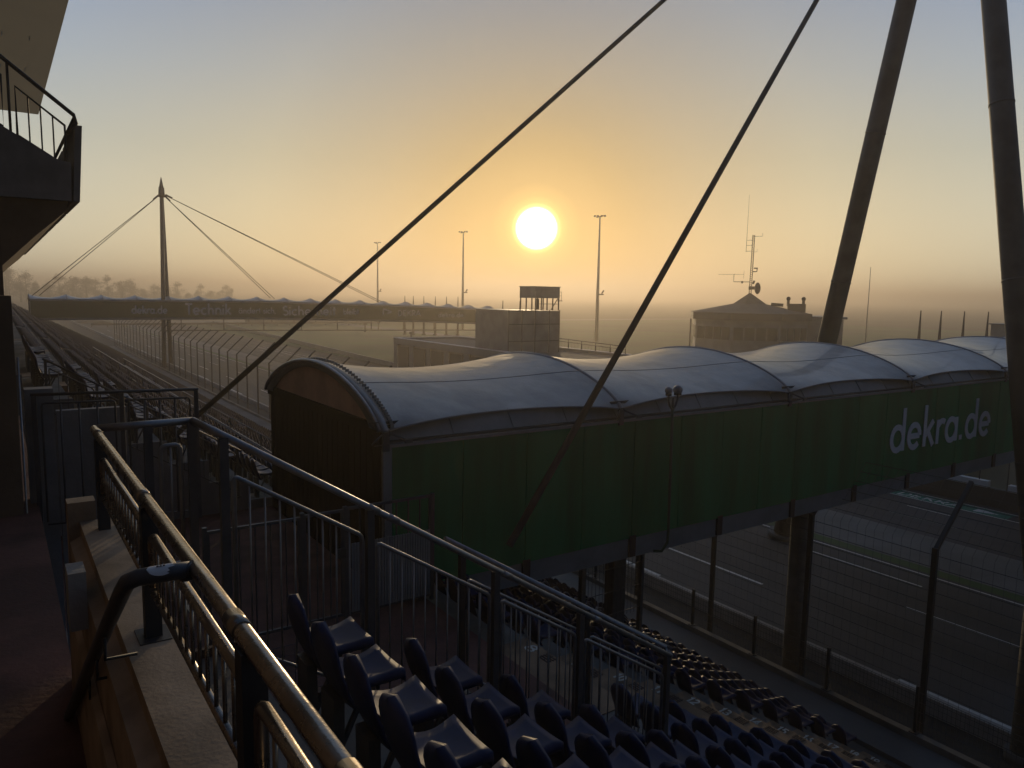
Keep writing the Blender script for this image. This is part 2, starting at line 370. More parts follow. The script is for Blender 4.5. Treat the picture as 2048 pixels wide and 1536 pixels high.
# ------------------------------------------------------------------ grandstand
def tx(k): return 1.56 + .88*k if k <= 4 else 5.08 + .925*(k-4)      # seat line of row k (printed row number is k + 3)
def ttop(k): return -1.99 - .535*k if k <= 4 else -4.13 - .4975*(k-4)
def off(k): return .97 if k <= 4 else .74
def tz(k): return ttop(k) - off(k)                                     # tread height of row k
PLZ = -5.2
gs = thing('grandstand', 'long stepped concrete grandstand running along the racetrack', 'grandstand', (1, 0, G))
def terrace(y0, y1, k0, k1):
    m = MB()
    for k in range(k0, k1+1):
        x0 = tx(k) - .30; x1 = tx(k+1) - .30
        if k == 16: x1 = 17.0
        m.box(x0, x1, y0, y1, max(tz(k) - 1.1, G + .005*k) , tz(k) - .0004*k)
    return m
terrace(-8, 5.02, -1, 4).build('terrace', 'concrete', gs)
terrace(18.0, 156, -2, 4).build('terrace', 'concrete', gs)
terrace(-8, 156, 5, 16).build('terrace', 'concrete', gs)
MB().box(.55, 5.85, 5.06, 17.98, PLZ-.3, PLZ).build('plaza_floor', 'brick', gs)
# side walls of the entrance court
m = MB()
for k in range(-1, 5): m.box(tx(k)-.30, tx(k+1)-.30, 5.02, 5.06, PLZ-.2, tz(k)+.06)
m.build('court_wall', 'red_paint', gs)
m = MB()
for k in range(-2, 5): m.box(tx(k)-.30, tx(k+1)-.30, 17.94, 17.998, PLZ-.2, tz(k)+.12)
m.build('court_wall', 'stone', gs)
MB().box(.30, .55, 5.3, 17.98, -6.5, -4.4).build('court_wall', 'stone', gs)
MB().box(17.0, 18.25, -8, 156, G-.02, -10.72).build('front_walkway', 'slab', gs)
MB().box(18.05, 18.25, -8, 156, -10.72, -10.55).build('front_kerb', 'concrete', gs)
# numbered aisles: brown coated treads
for ya in (7.95, 24.5, 41, 57.5, 74):
    m = MB()
    for k in range(5 if ya < 10 else -1, 17):
        x0 = tx(k)-.30; x1 = tx(k+1)-.30 if k < 16 else tx(k)+.62; aw = 1.15 if ya < 10 else .56
        m.box(x0+.004, x1+.004 if k < 16 else x1, ya-aw, ya+aw, tz(k)-.3, tz(k)+.012)
        if k < 16: m.box(x1+.008, x1+.30, ya-aw+.005, ya+.10 if ya < 10 else ya+aw-.005, tz(k+1)+.014, tz(k+1)+.25)   # half step
    m.build('aisle_steps', 'tread', gs)
for k in range(5, 17):
    m = MB(); m2 = MB()
    s = str(k+3); x = tx(k)+.36; z = tz(k)+.014
    lettering(m, s, (x+.03, 8.86, z), (0,-1,0), (1,0,0), (0,0,1), .20, .18, .23, thick=.003)
    for q in range(4): m2.box(x+.05+.05*q, x+.072+.05*q, 8.26, 8.50, z, z+.004)
    for q in range(3): m2.box(x+.04, x+.24, 8.28+.09*q, 8.295+.09*q, z+.004, z+.007)
    m2.build('row_mark', 'red_paint', gs); m.build('row_number', 'num_paint', gs)
# parapet beside the top row, stepped on its inner face
MB().prism([(.36,-1.42),(.56,-1.42),(.56,-2.9),(.36,-2.9)], 'y', -3, 5.15).build('parapet', 'concrete_warm', gs)
MB().prism([(.30,-1.52),(.36,-1.49),(.36,-5.6),(.30,-5.6)], 'y', -3, 5.08).build('parapet_ledge', 'concrete_warm', gs)
MB().prism([(.268,-1.85),(.297,-1.83),(.297,-2.44),(.268,-2.44)], 'y', -3, 5.0).build('parapet_ledge', 'concrete_warm', gs)
MB().box(.30, .45, 5.15, 5.28, -2.6, -1.30).build('parapet_end', 'concrete_warm', gs)
# stairwell floor and steps left of the parapet
m = MB()
for i in range(3): m.box(-1.6, .262, 2.0+.30*i, 2.3+.30*i, -6.2, -2.04-.14*i)
m.build('walkway_steps', 'brick', gs)
MB().box(-1.6, .299, 2.9, 17, -6.2, -2.46).build('walkway_floor', 'brick', gs)
MB().box(-1.6, .262, -3, 2.0, -6.2, -1.9).build('concourse_floor', 'brick', gs)
MB().box(.222, .299, 4.05, 4.22, -1.66, -1.37).build('stairwell_box', 'concrete_pale', gs)

# ------------------------------------------------------------------ seats
def seat_back():
    m = MB(); T = .022
    def f(u, v, off):           # u across, v down from the rounded top
        h = .52
        a = (u-.5)*2; z = -h*v
        wd = .205*(1-.10*v); 
        if v < .32: wd *= sqrt(max(0, 1-((.32-v)/.32)**2))*.86 + .14*(v/.32)
        zt = z
        x = .015 + .145*v**1.35 - .03*sin(pi*v) - .035*(a*a)*(1 if v < .8 else .6)*-1
        return (x+off, a*wd, zt)
    nu, nv = 8, 10
    vs = [f(i/nu, j/nv, 0) for j in range(nv+1) for i in range(nu+1)] + [f(i/nu, j/nv, -T) for j in range(nv+1) for i in range(nu+1)]
    n = nu+1; off = n*(nv+1); fs = []
    for j in range(nv):
        for i in range(nu):
            a = j*n+i; fs += [(a,a+1,a+n+1,a+n), (off+a,off+a+n,off+a+n+1,off+a+1)]
    for j in range(nv): fs += [(j*n, j*n+n, off+j*n+n, off+j*n), (j*n+nu, off+j*n+nu, off+j*n+n+nu, j*n+n+nu)]
    for i in range(nu): fs += [(i, off+i, off+i+1, i+1), (nv*n+i, nv*n+i+1, off+nv*n+i+1, off+nv*n+i)]
    m.add(vs, fs, True); return m
def seat_pan():
    m = MB()
    def f(u, v, off):           # v from the back to the front lip
        a = (u-.5)*2
        wd = (.205 - .032*sin(pi*min(v/.9, 1))**1.5)*(1 if v < .93 else .97)
        x = .13 + .36*min(v, .9)/.9; z = -.345 - .035*sin(pi*min(v/.9, 1)*.9) + .012*a*a
        if v > .9: x = .49 + .012*(v-.9)/.1; z = f(u, .9, 0)[2] - .085*(v-.9)/.1
        return (x, a*wd, z+off)
    nu, nv = 6, 10; n = nu+1
    vs = [f(i/nu, j/nv, 0) for j in range(nv+1) for i in range(n)] + [f(i/nu, min(j/nv, .9), -.05 if j < nv else -.088) for j in range(nv+1) for i in range(n)]
    off = n*(nv+1); fs = []
    for j in range(nv):
        for i in range(nu):
            a = j*n+i; fs += [(a,a+1,a+n+1,a+n), (off+a,off+a+n,off+a+n+1,off+a+1)]
    for j in range(nv): fs += [(j*n, j*n+n, off+j*n+n, off+j*n), (j*n+nu, off+j*n+nu, off+j*n+n+nu, j*n+n+nu)]
    for i in range(nu): fs += [(nv*n+i, nv*n+i+1, off+nv*n+i+1, off+nv*n+i)]
    m.add(vs, fs, True); return m
def seat_bracket(zf):
    m = MB(); m.box(.10, .40, -.03, .03, -.46, -.40); m.box(.06, .13, -.10, .10, zf, -.47); m.bar((.36,0,-.43), (.12,0,zf+.06), .03, .03); return m
ME_BACK = seat_back().mesh('backrest', 'seat'); ME_PAN = seat_pan().mesh('seat', 'seat'); ME_BR = seat_bracket(-.74).mesh('bracket', 'galv_dark'); ME_BRT = seat_bracket(-.97).mesh('bracket', 'galv_dark')
ME_BACK2 = ME_BACK.copy(); ME_BACK2.materials[0] = M['seat_old']; ME_PAN2 = ME_PAN.copy(); ME_PAN2.materials[0] = M['seat_old']
cand = []
def run(block, k, y0, y1, base):
    """base: side the counting starts from"""
    n = int((y1-y0)/.5+.01); ys = [y0+.25+.5*i for i in range(n)] if base == 'lo' else [y1-.25-.5*i for i in range(n)]
    for i, y in enumerate(ys): cand.append((block, k, i+1, tx(k)-.05, y, ttop(k)))
for k in range(0, 5): run('top', k, -1.9, 4.97, 'hi')
for k in range(5, 17):
    run('near', k, -1.2, 6.5, 'hi'); run('past', k, 9.15, 23.9, 'lo')
for k in range(-1, 17):
    if k < 5: run('far', k, 18.3, 23.9, 'lo')
    for q, (a, b) in enumerate(((25.1, 40.4), (41.6, 56.9), (58.1, 73.4), (74.6, 152))): run('far%d' % q, k, a, b, 'lo')
def hidden(x, y, z):
    """behind the near footbridge or wholly below the court floor"""
    if 5.1 < x < 6.8 and 8 < y < 18: return True
    if y > 11.6:
        t = 11.5/y
        if x*t > 5.4 and -5.6 < z*t < -2.5: return True
    if x > 5.9:                                        # under the court floor edge as seen from the eye
        t = 5.85/x
        if 5.1 < y*t < 17.9 and z*t < PLZ - .15: return True
    if y > 5.0 and False: return True
    return False
vis = []; rest = []
for c in cand:
    q = px(c[3:])
    if q is None: continue
    ok = -40 < q[0] < 2088 and 300 < q[1] < 1580 and not hidden(c[3]+.2, c[4], c[5]-.2)
    (vis if ok else rest).append((q[2], c))
vis.sort(key=lambda t: t[0])
rest += vis[292:]; vis = vis[:292]
DIST = {'top': 'top block', 'near': '', 'past': ''}
for d, (block, k, i, x, y, z) in vis:
    if block == 'top': lab = 'blue stadium seat, %s from the sloping handrail, %s row below the sandy parapet' % (ordn(i), ordn(k+1))
    elif block == 'near': lab = 'blue stadium seat, %s from the numbered aisle on its near side, row %d' % (ordn(i), k+3)
    elif block == 'past': lab = 'blue stadium seat, %s past the numbered aisle towards the footbridge columns, row %d' % (ordn(i), k+3)
    elif block == 'far': lab = 'blue stadium seat, %s in the %s row of the block beyond the court' % (ordn(i), ordn(k+2))
    else: lab = 'blue stadium seat, %s in the %s row of far block %s' % (ordn(i), ordn(k+2), ordn(int(block[3])+2))
    old = random.random() < .3
    t = thing('stadium_seat', lab, 'stadium seat', (x, y, z), 'blue stadium seats on the grandstand')
    t.rotation_euler = (0, R(random.uniform(-1.2, 1.2)), R(random.uniform(-2, 2)))
    for nm, me in (('backrest', ME_BACK2 if old else ME_BACK), ('seat', ME_PAN2 if old else ME_PAN), ('bracket', ME_BRT if k <= 4 else ME_BR)):
        o = bpy.data.objects.new(nm, me); COL.objects.link(o); o.parent = t
m = MB()
for d, (block, k, i, x, y, z) in rest:
    if d > 170: continue
    j = random.uniform(-.01, .01); x += j
    vs = []
    for a, b in ((-.06, 0), (-.17, -.07), (-.20, -.20), (-.19, -.5)):
        xx = x + .015 + .145*(-b/.52)**1.35
        vs += [(xx, y+a, z+b), (xx, y-a, z+b)]
    fs = [(0,1,3,2), (2,3,5,4), (4,5,7,6)]
    vs += [(x+.13, y-.19, z-.345), (x+.13, y+.19, z-.345), (x+.31, y-.165, z-.375), (x+.31, y+.165, z-.375), (x+.49, y-.19, z-.345), (x+.49, y+.19, z-.345), (x+.50, y-.19, z-.44), (x+.50, y+.19, z-.44)]
    fs += [(8,9,11,10), (10,11,13,12), (12,13,15,14), (8,14,15,9)]
    m.add(vs, fs, True)
o = m.build('distant_seats', 'seat_far', fix=False); tag(o, 'thousands of small blue seats filling the far rows of the grandstand', 'seating', kind='stuff')

# ------------------------------------------------------------------ railings
def ring(m, p, d, r, w):
    p = V(p); d = V(d).normalized(); m.tube([p-d*w/2, p+d*w/2], r, 14)
def rail_run(name, label, pts, top_r, low, post_at, post_h, picket_bot, mats=('galv','galv_dark'), pick=.11, group=None, couple=None, post_w=.05, low_r=.014, base=True, panel_gap=.07, pick_r=.0065):
    """pts: rail polyline (top). low: drop of the lower rail. post_at: list of parameters along the run (metres)."""
    t = thing(name, label, 'railing', pts[0], group)
    P = [V(p) for p in pts]; seg = [(P[i+1]-P[i]).length for i in range(len(P)-1)]
    def at(s):
        for i, l in enumerate(seg):
            if s <= l or i == len(seg)-1: return P[i] + (P[i+1]-P[i])*(s/l), (P[i+1]-P[i]).normalized()
            s -= l
    tot = sum(seg)
    m = MB(); m.tube(P, top_r, 14); m.build('top_rail', mats[0], t)
    if couple:
        for s in couple: m = MB(); ring(m, at(s)[0], at(s)[1], top_r*1.14, .10); m.build('sleeve', mats[0], t)
    bot = []
    for s in post_at:
        p, d = at(s); b = p + V((0,0,-post_h)); m = MB()
        m.bar(p + V((0,0,-top_r*.6)), b, post_w, post_w, up=d)
        if base: m.box(b.x-.06, b.x+.06, b.y-.08, b.y+.08, b.z, b.z+.012)
        m.build('post', mats[1], t)
    for a, b in zip(post_at[:-1], post_at[1:]):
        a2, b2 = a + panel_gap, b - panel_gap
        if b2-a2 < .12: continue
        pa, d = at(a2); pb, _ = at(b2)
        l0 = pa + V((0,0,-low)); l1 = pb + V((0,0,-low)); b0 = pa + V((0,0,-picket_bot)); b1 = pb + V((0,0,-picket_bot))
        e = (l1-l0).normalized(); r_ = .03
        m = MB(); m.tube([b0 + V((0,0,r_)), l0 - V((0,0,r_)), l0 + e*r_*.3 - V((0,0,r_*.3)), l0 + e*r_, l1 - e*r_, l1 - e*r_*.3 - V((0,0,r_*.3)), l1 - V((0,0,r_)), b1 + V((0,0,r_))], low_r, 10)
        m.tube([b0, b1], low_r*.8, 8); m.build('infill_frame', mats[0], t)
        n = max(2, int((l1-l0).length/pick)); m = MB()
        for i in range(1, n):
            q = l0 + (l1-l0)*i/n; m.tube([q - V((0,0,low_r*.5)), q - V((0,0,picket_bot-low))], pick_r, 6)
        m.build('pickets', mats[0], t)
    return t
lr = rail_run('guard_railing', 'thick weathered steel railing bolted on the sandy parapet', [(.47,-1.2,-.83), (.47,5.24,-.87)], .024, .12, [-.0+.05, 1.55, 2.98, 4.46, 6.12], .57, .36,
    ('galv_warm','dark'), .10, couple=[2.33, 3.10, 4.58, 6.24], post_w=.062, low_r=.018, panel_gap=.075)
rail_run('guard_railing', 'short level railing closing the end of the sandy parapet', [(.47,5.245,-.87), (1.04,5.22,-.86)], .024, .15, [.30, .56], 1.3, .95, ('galv','galv_dark'), .11, couple=None)
rail_run('guard_railing', 'long steel railing sloping down beside the top seat block', [(1.04,5.215,-.86), (1.12,5.0,-.90), (5.46,5.0,-3.60)], .025, .24, [.30, 1.50, 2.82, 3.92, 5.28], 1.5, 1.42, ('galv','galv_dark'), .115,
    couple=[1.53, 1.72, 2.95, 4.15], post_w=.055, low_r=.016)
rail_run('guard_railing', 'second sloping handrail just behind the end of the long railing', [(5.46,5.0,-3.60), (5.60,5.20,-3.62), (3.0,5.30,-2.03)], .022, .26, [.22, 1.5, 3.1], 1.3, 1.15, ('galv','dark'), .14)
# bent handrail reaching down the stairwell
t = thing('stair_handrail', 'bent steel handrail with a round white sticker going down the stairwell', 'handrail', (.45, 2.4, -.87))
m = MB(); m.tube([(.46,2.385,-.855), (.40,2.39,-.855), (.31,2.40,-.857), (.285,2.42,-.872), (.28,2.50,-.925), (.258,3.40,-1.53), (.228,4.74,-2.44)], .026, 14); m.build('rail', 'galv_dark', t)
MB().tube([(.465,2.375,-.855), (.44,2.41,-.87)], .03, 12).build('clamp', 'dark', t)
for y, z in ((2.95,-1.227),(3.30,-1.462),(3.72,-1.745)):
    MB().tube([(.265,y,z-.02), (.265,y,z-.11), (.37,y+.01,z-.12)], .007, 8).build('bracket', 'dark', t)
m = MB(); a = V((.372,2.393,-.856)); d = V((-1,.02,-.005)).normalized(); sd = d.cross(V((0,0,1))).normalized(); nn = sd.cross(d)
if nn.z < 0: nn = -nn
if sd.y > 0: sd = -sd
vs = []; 
for i in range(13):
    for j in range(7):
        ang = pi*(.05+.62*j/6); u = (i/12-.5)*2
        hw = .04; w_ = sqrt(max(0,1-u*u))
        aa = pi*.36 + (ang-pi*.36)*w_
        vs.append(tuple(a + d*u*hw + (sd*cos(aa) + nn*sin(aa))*.0275))
m.add(vs, [(i*7+j, i*7+j+1, (i+1)*7+j+1, (i+1)*7+j) for i in range(12) for j in range(6)], True)
m.build('sticker', 'sticker', t)
m = MB(); pc = a + d*.0 + (sd*cos(pi*.40) + nn*sin(pi*.40))*.0285
for q in (-1, 0, 1):
    b = pc + d*.009*q; m.bar(b - d*.003 + nn*.002, b + d*.003 + nn*.002, .005, .003)
m.build('sticker_print', 'print', t)

# fence with gate on the entrance court
t = thing('gate_fence', 'steel picket fence with a gate across the brick paved court', 'fence', (2.3, 10.9, PLZ))
def pick_panel(nm, x0, x1, y, z0, z1, step, r=.012, fr=.022, mm='galv_dark'):
    m = MB(); m.bar((x0,y,z1), (x1,y,z1), fr*2, fr*2); m.bar((x0,y,z0), (x1,y,z0), fr*2, fr*2)
    m.bar((x0+fr,y,z0+fr), (x0+fr,y,z1-fr), fr*2-.004, fr*2-.004, up=(0,1,0)); m.bar((x1-fr,y,z0+fr), (x1-fr,y,z1-fr), fr*2-.004, fr*2-.004, up=(0,1,0))
    n = int((x1-x0)/step)
    for i in range(1, n):
        x = x0 + (x1-x0)*i/n; m.tube([(x,y,z0+fr), (x,y,z1-fr)], r, 6, False)
    return m.build(nm, mm, t)
pick_panel('fence_panel', 2.30, 3.66, 10.9, PLZ+.1, -3.42, .22)
g_ = pick_panel('gate_leaf', 3.70, 4.34, 10.9, PLZ+.1, -3.40, .2)
m = MB(); m.box(4.20, 4.36, 10.84, 10.88, -4.15, -4.0); m.build('gate_lock', 'dark', g_)
pick_panel('fence_panel', 4.40, 5.9, 10.9, PLZ+.1, -3.38, .2)
m = MB()
for i in range(30): m.box(4.46+.047*i, 4.46+.047*i+.036, 10.855, 10.872+.006*(i%2), PLZ+.12, -3.95)
m.build('infill_sheet', 'sheet', t)
for x in (2.28, 3.68, 4.37, 5.92): MB().bar((x,10.9,PLZ), (x,10.9,-3.34), .06, .06, up=(0,1,0)).build('post', 'galv_dark', t)
# wire mesh panel standing on the court
t = thing('mesh_fence', 'wire mesh fence in front of the brick paving of the court', 'fence', (1.5, 8.0, PLZ))
m = MB()
for i in range(15): m.tube([(1.3+.13*i, 8.4, PLZ+.05), (1.3+.13*i, 8.4, PLZ+1.05)], .004, 5, False)
for i in range(9): m.tube([(1.25, 8.4, PLZ+.05+.125*i), (3.2, 8.4, PLZ+.05+.125*i)], .004, 5, False)
m.build('wire_grid', 'galv_dark', t)
for x in (1.25, 3.2): MB().tube([(x,8.4,PLZ), (x,8.4,PLZ+1.1)], .022, 8).build('post', 'galv_dark', t)
# fence closing the far side of the stair opening
o = MB().box(.524, 1.25, 10.0, 10.12, PLZ, -1.42).build('rendered_screen', 'stone'); tag(o, 'grey rendered screen wall behind the tall picket fence', 'wall')
rail_run('picket_fence', 'tall picket fence across the passage behind the sandy parapet', [(.28,9.86,-1.20), (1.99,9.6,-1.2)], .018, .10, [.03, .9, 1.70], 1.6, 1.5, ('galv_dark','galv_dark'), .15, low_r=.012, base=False, pick_r=.012)
MB_ = MB().box(.225, .50, 9.95, 10.2, -6, -1.15); o = MB_.build('stone_pillar', 'stone'); tag(o, 'square rendered pillar at the end of the tall picket fence', 'pillar')
rail_run('guard_railing', 'thin railing along the head of the block beyond the court', [(.75,17.9,-1.45), (4.6,17.9,-3.75)], .02, .14, [.05, 1.1, 2.2, 3.3, 4.4], 1.15, 1.05, ('galv_dark','galv_dark'), .16, low_r=.014)
# long barrier rails on the far block
for q, (x, z, lab) in enumerate(((5.75, -4.25, 'upper long barrier rail along the middle of the far seat block'), (7.7, -5.15, 'lower long barrier rail along the middle of the far seat block'))):
    rail_run('barrier_rail', lab, [(x, 18.4, z), (x, 62, z-.02)], .022, .45, [.1+4.3*i for i in range(11)], 1.0, .46, ('galv','galv_dark'), 5, low_r=.018, base=False, group='long barrier rails on the far block')

# ------------------------------------------------------------------ footbridges
def lerp(a, b, t): return a + (b-a)*t
def bridge(nm, label, Y0, Y1, arches, x_end, dz, zb, lod, letters, ztop=-2.62):
    """covered footbridge across the track; near wall at Y0, far wall at Y1; dz(x) lets the deck fall"""
    xs = arches[0]; yc = (Y0+Y1)/2; hw = (Y1-Y0)/2
    t = thing(nm, label, 'footbridge', (xs, yc, zb))
    nseg = 1 if dz(x_end) == 0 and dz(60) == 0 else 14
    def wall(name, y, th_, m_, z0, z1, x0=None, x1=None, gro=None):
        x0 = xs if x0 is None else x0; x1 = x_end if x1 is None else x1
        m = MB()
        if gro:
            ed = [x0] + [x0 + 1.42*i for i in range(1, int((x1-x0)/1.42)+1)] + [x1]
        else: ed = [lerp(x0, x1, i/nseg) for i in range(nseg+1)]
        for i, (a, b) in enumerate(zip(ed[:-1], ed[1:])):
            g = .008 if gro else 0
            if b-a < .1: continue
            A, B = dz(a), dz(b); a += g; b -= g
            yo = (.004*((i*7) % 3) if gro else 0)
            m.add([(a,y-yo,z0+A),(b,y-yo,z0+B),(b,y+th_,z0+B),(a,y+th_,z0+A),(a,y-yo,z1+A),(b,y-yo,z1+B),(b,y+th_,z1+B),(a,y+th_,z1+A)],
              [(0,3,2,1),(4,5,6,7),(0,1,5,4),(1,2,6,5),(2,3,7,6),(3,0,4,7)])
        return m.build(name, m_, t)
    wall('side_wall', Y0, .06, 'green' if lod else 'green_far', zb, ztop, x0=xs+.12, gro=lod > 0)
    if lod: wall('wall_backing', Y0+.066, .03, 'dark', zb+.02, ztop-.02, x0=xs+.14)
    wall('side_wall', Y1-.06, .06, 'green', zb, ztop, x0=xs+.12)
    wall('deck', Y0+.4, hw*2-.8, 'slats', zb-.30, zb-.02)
    wall('edge_beam', Y0+.03, .22, 'slate_beam', zb-.45, zb-.012)
    wall('edge_beam', Y1-.25, .22, 'slate_beam', zb-.45, zb-.012)
    wall('eaves_flashing', Y0-.035, .14, 'sheet', ztop+.004, ztop+.06, x0=xs+.05)
    wall('gutter', Y0+.03, .30, 'dark', ztop+.064, ztop+.10, x0=xs+.05)
    if lod:
        m = MB(); x = xs+3.0
        while x < x_end-1: MB().box(x-.09, x+.09, Y0-.02, Y0+.035, zb-.42, zb+.05).build('beam_bracket', 'red_paint', t); x += 2.84
    # sloping strip of standing seam metal between gutter and membrane
    n = max(nseg, 40 if lod else 14)
    for y, s in ((Y0, 1), (Y1, -1)):
        m = MB()
        for i in range(n):
            a, b = lerp(xs+.1, x_end, i/n), lerp(xs+.1, x_end, (i+1)/n)
            m.add([(a,y+s*.12,ztop+.105+dz(a)),(b,y+s*.12,ztop+.105+dz(b)),(b,y+s*.36,ztop+.44+dz(b)),(a,y+s*.36,ztop+.44+dz(a))], [(0,1,2,3)])
            if lod: m.bar((b,y+s*.115,ztop+.11), (b,y+s*.35,ztop+.445), .02, .02, up=(1,0,0))
        m.build('standing_seam_strip', 'sheet', t)
    for y, s in ((Y0, 1), (Y1, -1)): wall('ceiling_lining', *((y+.36, .9) if s > 0 else (y-1.26, .9)), 'dark', ztop+.40, ztop+.425)
    # membrane bays between arches
    za, zf = -1.40, -2.33                      # apex and foot of an arch
    def arch(v):                               # v 0..1 across, clustered at the feet
        q = (1-cos(pi*v))/2; p = max(4*q*(1-q), 0)
        return Y0 + 2*hw*q, zf + (za-zf)*(.45*sqrt(p) + .55*p)
    def mem(x0, x1):
        def f(u, v):
            k = 4*u*(1-u); e = .135*k**.8; vv = e + (1-2*e)*v
            y, z = arch(vv)
            sag = (.26 if lod else .60)*k*sin(pi*vv)**.8
            z = z - sag
            x = lerp(x0, x1, u)
            return (x, y, z + dz(x))
        return f
    al = arches
    for x0, x1 in zip(al[:-1], al[1:]):
        nu, nv = (26, 34) if lod else (12, 14)
        f = mem(x0+.02, x1-.02)
        o = MB().grid(f, nu, nv).build('roof_membrane', 'membrane', t)
        if lod:
            # welded seams, edge rope and clamp plates
            for vv in (.30, .70): MB().tube([(lambda p: (p[0], p[1], p[2]+.004))(f(i/24, vv)) for i in range(25)], .005, 5, False).build('seam', 'seam', o)
            for vv in (0, 1): MB().tube([f(i/24, vv) for i in range(25)], .022, 6).build('edge_rope', 'seam', o)
    for x in al:
        pts = [(x, *(lambda p: (p[0], p[1]-.03+dz(x)))(arch(i/28))) for i in range(29)]
        MB().tube(pts, .06 if lod else .09, 8).build('arch_rib', 'seam', t)
    if lod:                                     # stays and clamps at the arch feet
        for x in al[:6]:
            for y, s in ((Y0, -1),):
                m = MB(); z = zf
                m.tube([(x,y,z), (x+.34,y+s*.22,z-.16)], .02, 6); m.tube([(x,y,z), (x-.34,y+s*.22,z-.16)], .014, 6)
                m.tube([(x+.34,y+s*.22,z-.16), (x-.30,y+s*.22,z-.19)], .008, 5)
                m.box(x-.06, x+.06, y+s*.02-.03, y+s*.02+.03, ztop-.05, z+.02); m.box(x+.26, x+.40, y+s*.22-.02, y+s*.22+.02, z-.19, z-.13)
                m.add([(x-.28,y+.05,z+.16),(x+.28,y+.05,z+.16),(x+.05,y-.12*-s*-1,z-.02),(x-.05,y-.12*-s*-1,z-.02)], [(0,1,2,3)])
                m.build('arch_shoe', 'galv_dark', t)
    # gable end towards the grandstand
    x = xs
    pts = [arch(i/32) for i in range(33)]
    def ringface(sc0, sc1, xa, xb):
        m = MB(); cy, cz = yc, zf
        A = [(cy+(y-cy)*sc0, cz+(z-cz)*sc0) for y, z in pts]; B_ = [(cy+(y-cy)*sc1, cz+(z-cz)*sc1) for y, z in pts]
        n = len(pts)
        vs = [(xa,y,z) for y, z in A] + [(xa,y,z) for y, z in B_] + [(xb,y,z) for y, z in A] + [(xb,y,z) for y, z in B_]
        fs = []
        for i in range(n-1): fs += [(i,i+1,n+i+1,n+i), (2*n+i,3*n+i,3*n+i+1,2*n+i+1), (i,2*n+i,2*n+i+1,i+1), (n+i,n+i+1,3*n+i+1,3*n+i)]
        fs += [(0,n,3*n,2*n), (n-1,3*n-1,4*n-1,2*n-1)]
        return m.add(vs, fs, True)
    ringface(.86, 1.03, xs-.10, xs+.02).build('gable_arch', 'slate_beam', t)
    if lod:
        m = MB(); m.tube([(xs-.11, yc+(y-yc)*1.0, zf+(z-zf)*1.0) for y, z in pts], .045, 8)
        for i in range(2, 62):
            y, z = arch(i/64); m.box(xs+.10, xs+.16, y-.025, y+.025, z+.0, z+.055)
        m.build('arch_tube', 'galv', t)
    gp = [(yc+(y-yc)*.858, zf+.10+(z-zf)*.80) for y, z in pts]
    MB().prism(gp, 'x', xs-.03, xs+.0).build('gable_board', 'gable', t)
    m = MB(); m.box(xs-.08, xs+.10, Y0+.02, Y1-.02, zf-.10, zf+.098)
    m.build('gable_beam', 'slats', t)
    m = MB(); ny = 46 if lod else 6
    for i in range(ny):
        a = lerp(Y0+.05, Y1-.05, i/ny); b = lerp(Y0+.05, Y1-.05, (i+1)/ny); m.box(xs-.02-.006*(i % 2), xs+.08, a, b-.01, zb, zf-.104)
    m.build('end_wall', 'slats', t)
    MB().box(xs-.05, xs+.11, Y0-.03, Y0+.04, zb-.3, ztop+.0).build('corner_post', 'sheet', t)
    for (txt, x, z, h, wd) in letters:
        m = MB(); lettering(m, txt, (x, Y0-.02, z), (1,0,0), (0,0,1), (0,-1,0), h, .135 if lod else .15, wd, thick=.012); m.build('lettering', 'white_letter', t)
    if not lod:                                 # triangle mark before the capitals
        X, Z = 76.2, -5.3; m = MB()
        for a, b in (((0,0),(0,1.5)), ((0,1.5),(2.2,.75)), ((2.2,.75),(.9,.35))):
            m.bar((X+a[0], Y0-.03, Z+a[1]), (X+b[0], Y0-.03, Z+b[1]), .35, .03, up=(0,1,0))
        m.build('triangle_mark', 'white_letter', t)
    return t
near = bridge('covered_footbridge', 'big green walled footbridge with scalloped pale roof over the track', 11.5, 17.9,
    [5.34,10.7,16.45,22.4,28.5,34.3,40.1,45.9,51.7,57.5], 58.0, lambda x: 0, -5.2, 1, [('dekra.de', 21.35, -4.40, 1.28, 6.35)])
def fall(x): return -max(0, x-48)*.022 - max(0, x-85)*.014
far = bridge('covered_footbridge', 'distant hazy green footbridge with wavy roof and pale slogan', 165.0, 171.4,
    [5.4+6.02*i for i in range(18)], 108.0, fall, -5.75, 0,
    [('dekra.de', 22.3, -4.95, 1.6, 6.6), ('Technik', 32.2, -5.15, 2.3, 9.2), ('\u00e4ndert sich,', 42.8, -4.9, 1.25, 8.0), ('Sicherheit', 52.2, -5.3, 2.1, 12.4), ('bleibt', 66.2, -5.1, 1.3, 3.9), ('DEKRA', 80.0, -5.45, 1.35, 6.2), ('dekra.de', 91.0, -5.8, 1.1, 7.5)])
def nearer(o, k):                                # same bearing, smaller and nearer
    o.location = (o.location.x*k, o.location.y*k, (o.location.z-ZG)*k + ZG); o.scale = (k, k, k)
nearer(far, .70)
